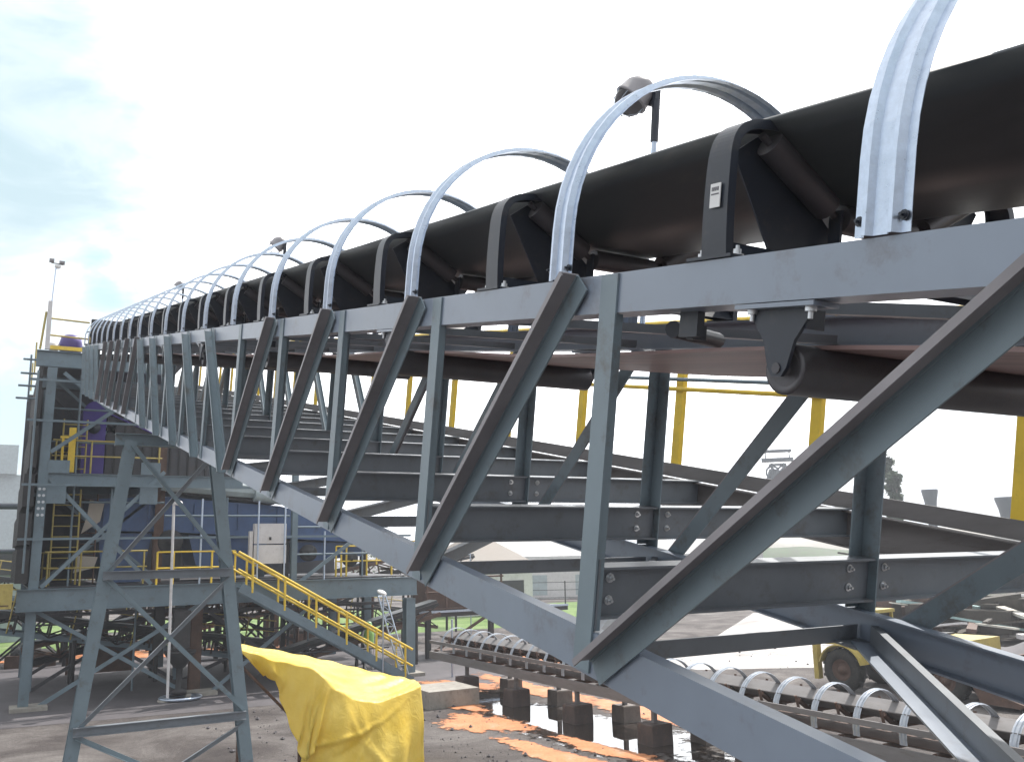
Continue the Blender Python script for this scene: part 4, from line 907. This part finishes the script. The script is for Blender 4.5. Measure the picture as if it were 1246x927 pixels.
# ================================================================== TREES
def tree(c, h_, r_, lab, grp, n_=1500):
    t_ = thing('tree', tuple(c), lab, 'tree', grp)
    tb = MB().tube(c, c+ZV*h_*.5, h_*.03, 7, h_*.018)
    for i in range(5):
        a_ = rnd(0, 6.28); z_ = h_*rnd(.3, .5); tb.tube(c+ZV*z_, c+V((cos(a_)*r_*.5, sin(a_)*r_*.5, z_+h_*.25)), h_*.013, 5, h_*.005)
    tb.build('trunk', 'bark', t_)
    o = MB(); cl_ = [(V((rnd(-1, 1)*r_*.6, rnd(-1, 1)*r_*.6, h_*(.3 + .062*i_))), rnd(.3, .65)*r_) for i_ in range(11)]
    for i in range(n_):
        cc, rr_ = random.choice(cl_); d_ = V((random.gauss(0, 1), random.gauss(0, 1), random.gauss(0, 1))).normalized()*rr_*random.random()**.4
        p = c+cc+d_; s_ = h_*.022*rnd(.7, 1.5); u_ = V((rnd(-1, 1), rnd(-1, 1), rnd(-1, 1))).normalized(); v_ = u_.orthogonal().normalized()
        o.add([p-u_*s_, p+v_*s_*.6, p+u_*s_, p-v_*s_*.6], [(0, 1, 2, 3)])
    o.build('crown', 'leaf', t_)
tree(pos(52.0, 95), 14.2, 1.1, 'slim dark tree on the skyline beside the nearest far truss vertical', None, 2600)
for i, (az, di, h_) in enumerate([(4, 90, 5), (9, 95, 6), (14, 88, 5), (20, 92, 5.5), (26, 120, 5), (35, 130, 5)]):
    tree(pos(az, di), h_, h_*.5, 'low bushy tree beyond the grass, ' + ORD[i] + ' from the left', 'bushy trees beyond the grass', 700)

# fence beyond the grass
fn = thing('yard_fence', (40, 66, 0), 'thin dark post and wire fence beyond the grass strip', 'fence')
p0 = V((10, 78, 0)); p1 = V((62, 52, 0))
for i in range(20):
    p = p0.lerp(p1, i/19); MB().tube(p, p+ZV*1.9, .06, 5).build('post', 'black', fn)
o = MB()
for z in (.6, 1.2, 1.8): o.tube(p0+ZV*z, p1+ZV*z, .03, 4)
o.build('wires', 'black', fn)

# ================================================================== WORKER
wk = thing('person', (12.75, 34.2, 0), 'worker in green hard hat and lime vest with pale trousers standing behind the stair foot', 'person')
me = bpy.data.meshes.new('body')
J = {'pel': (0, 0, .95, .15), 'sp': (0, 0, 1.2, .14), 'ch': (0, 0, 1.42, .15), 'nk': (0, 0, 1.56, .06), 'hd': (0, 0, 1.66, .085), 'ht': (0, 0, 1.75, .08),
     'ls': (-.2, 0, 1.45, .06), 'le': (-.27, .02, 1.18, .045), 'lw': (-.22, -.14, .96, .035), 'lh': (-.2, -.2, .9, .035), 'rs': (.2, 0, 1.45, .06), 're': (.27, .02, 1.18, .045), 'rw': (.25, -.05, .94, .035), 'rh': (.25, -.08, .86, .035),
     'lk': (-.11, -.02, .5, .07), 'la': (-.12, .02, .1, .045), 'lf': (-.13, -.14, .04, .035), 'lp': (-.1, 0, .88, .10), 'rk': (.11, -.02, .5, .07), 'ra': (.13, .02, .1, .045), 'rf': (.15, -.13, .04, .035), 'rp': (.1, 0, .88, .10)}
names = list(J); E_ = [('pel', 'sp'), ('sp', 'ch'), ('ch', 'nk'), ('nk', 'hd'), ('hd', 'ht'), ('ch', 'ls'), ('ls', 'le'), ('le', 'lw'), ('lw', 'lh'), ('ch', 'rs'), ('rs', 're'), ('re', 'rw'), ('rw', 'rh'), ('pel', 'lp'), ('lp', 'lk'), ('lk', 'la'), ('la', 'lf'), ('pel', 'rp'), ('rp', 'rk'), ('rk', 'ra'), ('ra', 'rf')]
me.from_pydata([J[n_][:3] for n_ in names], [(names.index(a_), names.index(b_)) for a_, b_ in E_], [])
me.materials.append(M['cloth'])
bo = bpy.data.objects.new('body', me); COL.objects.link(bo); bo.parent = wk
sk_ = bo.modifiers.new('skin', 'SKIN'); sk_.use_smooth_shade = True
for i, n_ in enumerate(names):
    r = J[n_][3]; me.skin_vertices[0].data[i].radius = (r, r*.8)
me.skin_vertices[0].data[0].use_root = True
sb = bo.modifiers.new('sub', 'SUBSURF'); sb.levels = 1; sb.render_levels = 2
c = V((12.75, 34.2, 0))
MB().lathe(c, ZV, [(.95, .19), (1.1, .2), (1.3, .21), (1.46, .2), (1.53, .1), (1.55, .06)], 16).build('vest', 'lime', wk)
MB().lathe(c+ZV*1.66, ZV, [(0, .15), (.01, .13), (.07, .125), (.12, .09), (.15, 0)], 16).box(c+V((0, -.13, 1.67)), (.18, .1, .015)).build('hard_hat', 'helmet', wk)
MB().lathe(c+ZV*1.56, ZV, [(-.02, .05), (.03, .075), (.1, .088), (.14, .08)], 14).box(c+V((0, -.09, 1.62)), (.025, .03, .03)).build('face', 'skin', wk)

# ================================================================== GROUND
def sheet(name, pts, z, m, kind='structure', sub=None):
    if m in ('orange', 'water'):
        k = len(pts); cx = sum(p[0] for p in pts)/k; cy = sum(p[1] for p in pts)/k; R_ = [1, .8, .6, .4, .2]
        vs = [V((cx+(x-cx)*q, cy+(y-cy)*q, 0)) for q in R_ for x, y in pts] + [V((cx, cy, 0))]
        o = MB(); o.add(vs, [(j*k+i, j*k+(i+1) % k, (j+1)*k+(i+1) % k, (j+1)*k+i) for j in range(4) for i in range(k)] + [(4*k+i, 4*k+(i+1) % k, 5*k) for i in range(k)])
        ob = o.build(name, m); at = ob.data.attributes.new('edge', 'FLOAT', 'POINT')
        for i in range(len(vs)): at.data[i].value = (1-R_[i//k])*1.3 if i < 5*k else 1.3
    else:
        o = MB(); o.add([V((x, y, 0)) for x, y in pts], [list(range(len(pts)))]); ob = o.build(name, m)
    ob.location.z = z; tag(ob, kind=kind); return ob
gsz = 1000
sheet('ground', [(-gsz, -gsz), (gsz, -gsz), (gsz, gsz), (-gsz, gsz)], 0, 'ground')
def blob(cx, cy, rx, ry, rot, n_=40, rough=.25, seed=0):
    rs = random.Random(seed); ph = [rs.uniform(0, 6.28) for _ in range(6)]; out = []
    for i in range(n_):
        t_ = 2*pi*i/n_; r = 1 + rough*(sin(2*t_+ph[0])*.5 + sin(3*t_+ph[1])*.4 + sin(5*t_+ph[2])*.3 + sin(9*t_+ph[3])*.18+sin(14*t_+ph[4])*.1)
        x, y = rx*r*cos(t_), ry*r*sin(t_); out.append((cx + x*cos(rot)-y*sin(rot), cy + x*sin(rot)+y*cos(rot)))
    return out
sheet('grass', [(-60, 54), (0, 50), (20, 48), (31, 47), (38, 47), (46, 60), (43, 66), (0, 74), (-60, 80)], .004, 'grass')
sheet('road', [(20, 28), (26, 31), (44, 46), (60, 49), (75, 60), (120, 55), (80, 34), (45, 30), (34, 27), (27, 24)], .003, 'road')
sheet('shade_and_earth', [(-2, 28.9), (7, 28.2), (14, 28.4), (17, 30), (17, 44), (-6, 46), (-6, 29.6)], .006, 'shade_and_earth')  # tower's cast shadow painted as a darker ground sheet
for i, a_ in enumerate([(13.1, 20.3, 1.75, 7.2, 0.03, 3), (13.4, 12.0, 1.6, 4.0, .05, 8), (13.5, 27.0, 1.5, 2.5, .0, 9)]):
    sheet('puddle', blob(a_[0], a_[1], a_[2], a_[3], a_[4], 60, .2, a_[5]), .010+.002*i, 'water')
k_ = 0
for a_ in [(11.3, 21.9, 1.2, 1.9, -.15, 11), (10.9, 17.8, .55, 2.9, .03, 12), (12.1, 17.6, .40, 2.6, .1, 13), (15.4, 26, .7, 5.5, .02, 14), (15.8, 19.5, .9, 6, .03, 17), (13.6, 28.2, 1.2, 2.2, 0, 16), (12.0, 24.8, .7, 1.6, .2, 15), (9.6, 24.4, 1.0, .35, .2, 18), (8.5, 45.5, 6, 1.6, .1, 19), (3.5, 47.0, 5, 1.2, .0, 20), (16.0, 12.5, .8, 4, 0, 22), (20.0, 33, 3, 2, 0, 23)]:
    sheet('mud_patch', blob(*a_[:5], 60, .3, a_[5]), .017+.0012*k_, 'orange'); k_ += 1
sheet('wet_ground', blob(13.6, 27.0, 2.2, 2.8, 0, 50, .25, 31), .008, 'shade_and_earth')
# stones and clods
o = MB()
rs = random.Random(5)
for i in range(800):
    if i < 560: x = rs.uniform(5, 12.2); y = rs.uniform(15, 28)
    else: x = rs.uniform(14.5, 30); y = rs.uniform(10, 34)
    r = rs.choice([.012, .016, .02, .025, .03, .055]) * rs.uniform(.5, 1.4); c = V((x, y, r*.4))
    vs = [c+V((rs.uniform(.7, 1.2)*r*dx, rs.uniform(.7, 1.2)*r*dy, rs.uniform(.5, .9)*r*dz)) for dx, dy, dz in ((1, 0, 0), (-1, 0, 0), (0, 1, 0), (0, -1, 0), (0, 0, 1), (0, 0, -1))]
    o.add(vs, [(0, 2, 4), (2, 1, 4), (1, 3, 4), (3, 0, 4), (2, 0, 5), (1, 2, 5), (3, 1, 5), (0, 3, 5)], 0)
tag(o.build('loose_stones', 'shade_and_earth'), 'scattered dark stones and clods on the grey yard', 'stones', kind='stuff')
# tailings dumps on the horizon
def hills(name, az0, az1, dist, h0, h1, seed, m):
    rs = random.Random(seed); o = MB(); rows = []; n_ = 60; ph = [rs.uniform(0, 6) for _ in range(4)]
    for i in range(n_+1):
        az = az0 + (az1-az0)*i/n_; f = i/n_; e_ = min(1, min(f, 1-f)*9)
        h_ = (h0 + (h1-h0)*(.5+.25*sin(f*9+ph[0])+.15*sin(f*23+ph[1])+.1*sin(f*51+ph[2])))*e_
        rows.append([pos(az, dist, -.5), pos(az, dist*1.06, h_*.75), pos(az, dist*1.09, h_), pos(az, dist*1.4, h_*.97), pos(az, dist*1.5, -.5)])
    o.sweep(rows, False, 0, True); tag(o.build(name, m), kind='structure')
hills('hills', 20, 68, 420, 7, 13, 4, 'dump')
hills('hills', -25, 30, 520, 7, 15, 9, 'dump')
hills('terrain', 38, 72, 128, 5.2, 6.6, 12, 'dump')
hills('terrain', 41, 72, 104, 3.3, 4.3, 14, 'leaf')

# ================================================================== WORLD / LIGHT
SUN_AZ, SUN_EL = 65., 55.
wd = bpy.data.worlds.new('World'); sc.world = wd; wd.use_nodes = True
n = wd.node_tree; N = n.nodes; L = n.links; bg = N['Background']
sky = N.new('ShaderNodeTexSky'); sky.sky_type = 'NISHITA'; sky.sun_disc = False; sky.sun_elevation = radians(SUN_EL); sky.sun_rotation = radians(SUN_AZ); sky.dust_density = 2.0; sky.air_density = 1.0
geo = N.new('ShaderNodeTexCoord'); DIR = geo.outputs['Generated']
def noise(sc_, det=6, dist=.3, off=(0, 0, 0), zs=2.2):
    mp = N.new('ShaderNodeMapping'); mp.inputs['Scale'].default_value = (1, 1, zs); mp.inputs['Location'].default_value = off
    L.new(DIR, mp.inputs['Vector']); a = N.new('ShaderNodeTexNoise'); a.inputs['Scale'].default_value = sc_; a.inputs['Detail'].default_value = det; a.inputs['Roughness'].default_value = .55; a.inputs['Distortion'].default_value = dist
    L.new(mp.outputs['Vector'], a.inputs['Vector']); return a.outputs['Fac']
def math_(op, a, b=None, clamp=False):
    q = N.new('ShaderNodeMath'); q.operation = op; q.use_clamp = clamp
    for i, v in enumerate((a, b)):
        if v is None: continue
        if isinstance(v, (int, float)): q.inputs[i].default_value = v
        else: L.new(v, q.inputs[i])
    return q.outputs[0]
def mrange(v, a, b, c_, d_):
    q = N.new('ShaderNodeMapRange'); q.interpolation_type = 'SMOOTHSTEP'; q.inputs['From Min'].default_value = a; q.inputs['From Max'].default_value = b; q.inputs['To Min'].default_value = c_; q.inputs['To Max'].default_value = d_
    L.new(v, q.inputs['Value']); return q.outputs['Result']
def lobe(px, py, r0, r1):
    d_ = (rayp(px, py, 1) - V((0, 0, H))).normalized(); q = N.new('ShaderNodeVectorMath'); q.operation = 'DISTANCE'; q.inputs[1].default_value = d_
    nn = N.new('ShaderNodeVectorMath'); nn.operation = 'NORMALIZE'; L.new(DIR, nn.inputs[0]); L.new(nn.outputs[0], q.inputs[0])
    wob = math_('MULTIPLY', math_('SUBTRACT', noise(7, 5), .5), .22)
    return mrange(math_('ADD', q.outputs['Value'], wob), r0, r1, 1, 0)
# base = bright cloud cover, with blue openings and a grey cloud at the left
cover = mrange(noise(2.2, 7), .34, .52, .25, 1)
grey = math_('MAXIMUM', lobe(25, 170, .08, .23), math_('MULTIPLY', lobe(150, 250, .03, .12), .85))
grey = math_('MAXIMUM', grey, math_('MULTIPLY', lobe(20, 320, .01, .06), .8))
blue = math_('MAXIMUM', lobe(120, 350, .01, .07), math_('MULTIPLY', lobe(8, 500, .03, .11), .9))
blue = math_('MAXIMUM', blue, math_('MULTIPLY', lobe(1195, 600, .02, .10), .35))
blue = math_('MAXIMUM', blue, math_('MULTIPLY', lobe(60, 420, .02, .06), .3))
wt = N.new('ShaderNodeMix'); wt.data_type = 'RGBA'; wt.inputs['A'].default_value = (12.6, 12.8, 13.0, 1); wt.inputs['B'].default_value = (4.9, 6.8, 7.5, 1)
soft = mrange(noise(9, 6, .6), .35, .65, .75, 1.0)
L.new(math_('MULTIPLY', grey, soft, True), wt.inputs['Factor'])
# thicker (dimmer) cloud away from the sun side, behind the camera
back = N.new('ShaderNodeVectorMath'); back.operation = 'DOT_PRODUCT'; back.inputs[1].default_value = (sin(radians(SUN_AZ-35)), cos(radians(SUN_AZ-25)), .25); L.new(DIR, back.inputs[0])
dim = math_('ADD', mrange(back.outputs['Value'], -.7, .75, .78, 1.05), mrange(back.outputs['Value'], .78, 1.0, 0, 1.9))
dimv = N.new('ShaderNodeVectorMath'); dimv.operation = 'SCALE'; dimv.inputs[0].default_value = (12.6, 12.8, 13.0); L.new(dim, dimv.inputs['Scale']); L.new(dimv.outputs['Vector'], wt.inputs['A'])
bl = N.new('ShaderNodeMix'); bl.data_type = 'RGBA'
thin = N.new('ShaderNodeMix'); thin.data_type = 'RGBA'; thin.inputs['Factor'].default_value = .55; thin.inputs['A'].default_value = (5.6, 8.6, 9.9, 1); L.new(sky.outputs['Color'], thin.inputs['B'])
thin.inputs['Factor'].default_value = .15
opening = math_('MAXIMUM', blue, math_('MULTIPLY', math_('SUBTRACT', 1.0, cover), mrange(back.outputs['Value'], .0, .6, 1, 0)))
L.new(opening, bl.inputs['Factor']); L.new(wt.outputs['Result'], bl.inputs['A']); L.new(thin.outputs['Result'], bl.inputs['B'])
L.new(bl.outputs['Result'], bg.inputs['Color']); bg.inputs['Strength'].default_value = .085

sl = bpy.data.lights.new('sun', 'SUN'); sl.energy = 4.8; sl.angle = radians(.6); sl.color = (1, .955, .89)
so = bpy.data.objects.new('sun', sl); COL.objects.link(so)
sd_ = V((sin(radians(SUN_AZ))*cos(radians(SUN_EL)), cos(radians(SUN_AZ))*cos(radians(SUN_EL)), sin(radians(SUN_EL))))
so.rotation_euler = (-sd_).to_track_quat('-Z', 'Y').to_euler(); so.location = (0, 0, 60)

hm = bpy.data.materials.new('haze'); hm.use_nodes = True; hn = hm.node_tree; hn.nodes.clear()
ho = hn.nodes.new('ShaderNodeOutputMaterial'); hv = hn.nodes.new('ShaderNodeVolumePrincipled'); hv.inputs['Color'].default_value = (.86, .9, .98, 1); hv.inputs['Density'].default_value = .0014; hv.inputs['Anisotropy'].default_value = .3
hn.links.new(hv.outputs['Volume'], ho.inputs['Volume']); M['haze'] = hm
hz_ = MB().bb(-1010, 1010, -1010, 1010, -1.5, 62).build('haze', 'haze'); tag(hz_, kind='stuff')
# ================================================================== CAMERA
cd = bpy.data.cameras.new('camera'); cam = bpy.data.objects.new('camera', cd); COL.objects.link(cam); sc.camera = cam
Fw = V((.48372464, .85564399, .18407564)).normalized(); Rt = V((.87214364, -.48886199, -.01947862)); Rt = (Rt - Fw*Rt.dot(Fw)).normalized(); Up = Rt.cross(Fw)
cam.matrix_world = Matrix(((Rt.x, Up.x, -Fw.x, 0), (Rt.y, Up.y, -Fw.y, 0), (Rt.z, Up.z, -Fw.z, H), (0, 0, 0, 1)))
cd.sensor_fit = 'HORIZONTAL'; cd.sensor_width = 36; cd.lens = 36*1098.384/1246; cd.clip_start = .05; cd.clip_end = 6000
vs_ = sc.view_settings; vs_.view_transform = 'Standard'; vs_.look = 'None'; vs_.exposure = .42; vs_.gamma = 1; vs_.use_curve_mapping = False
sc.cycles.max_bounces = 6
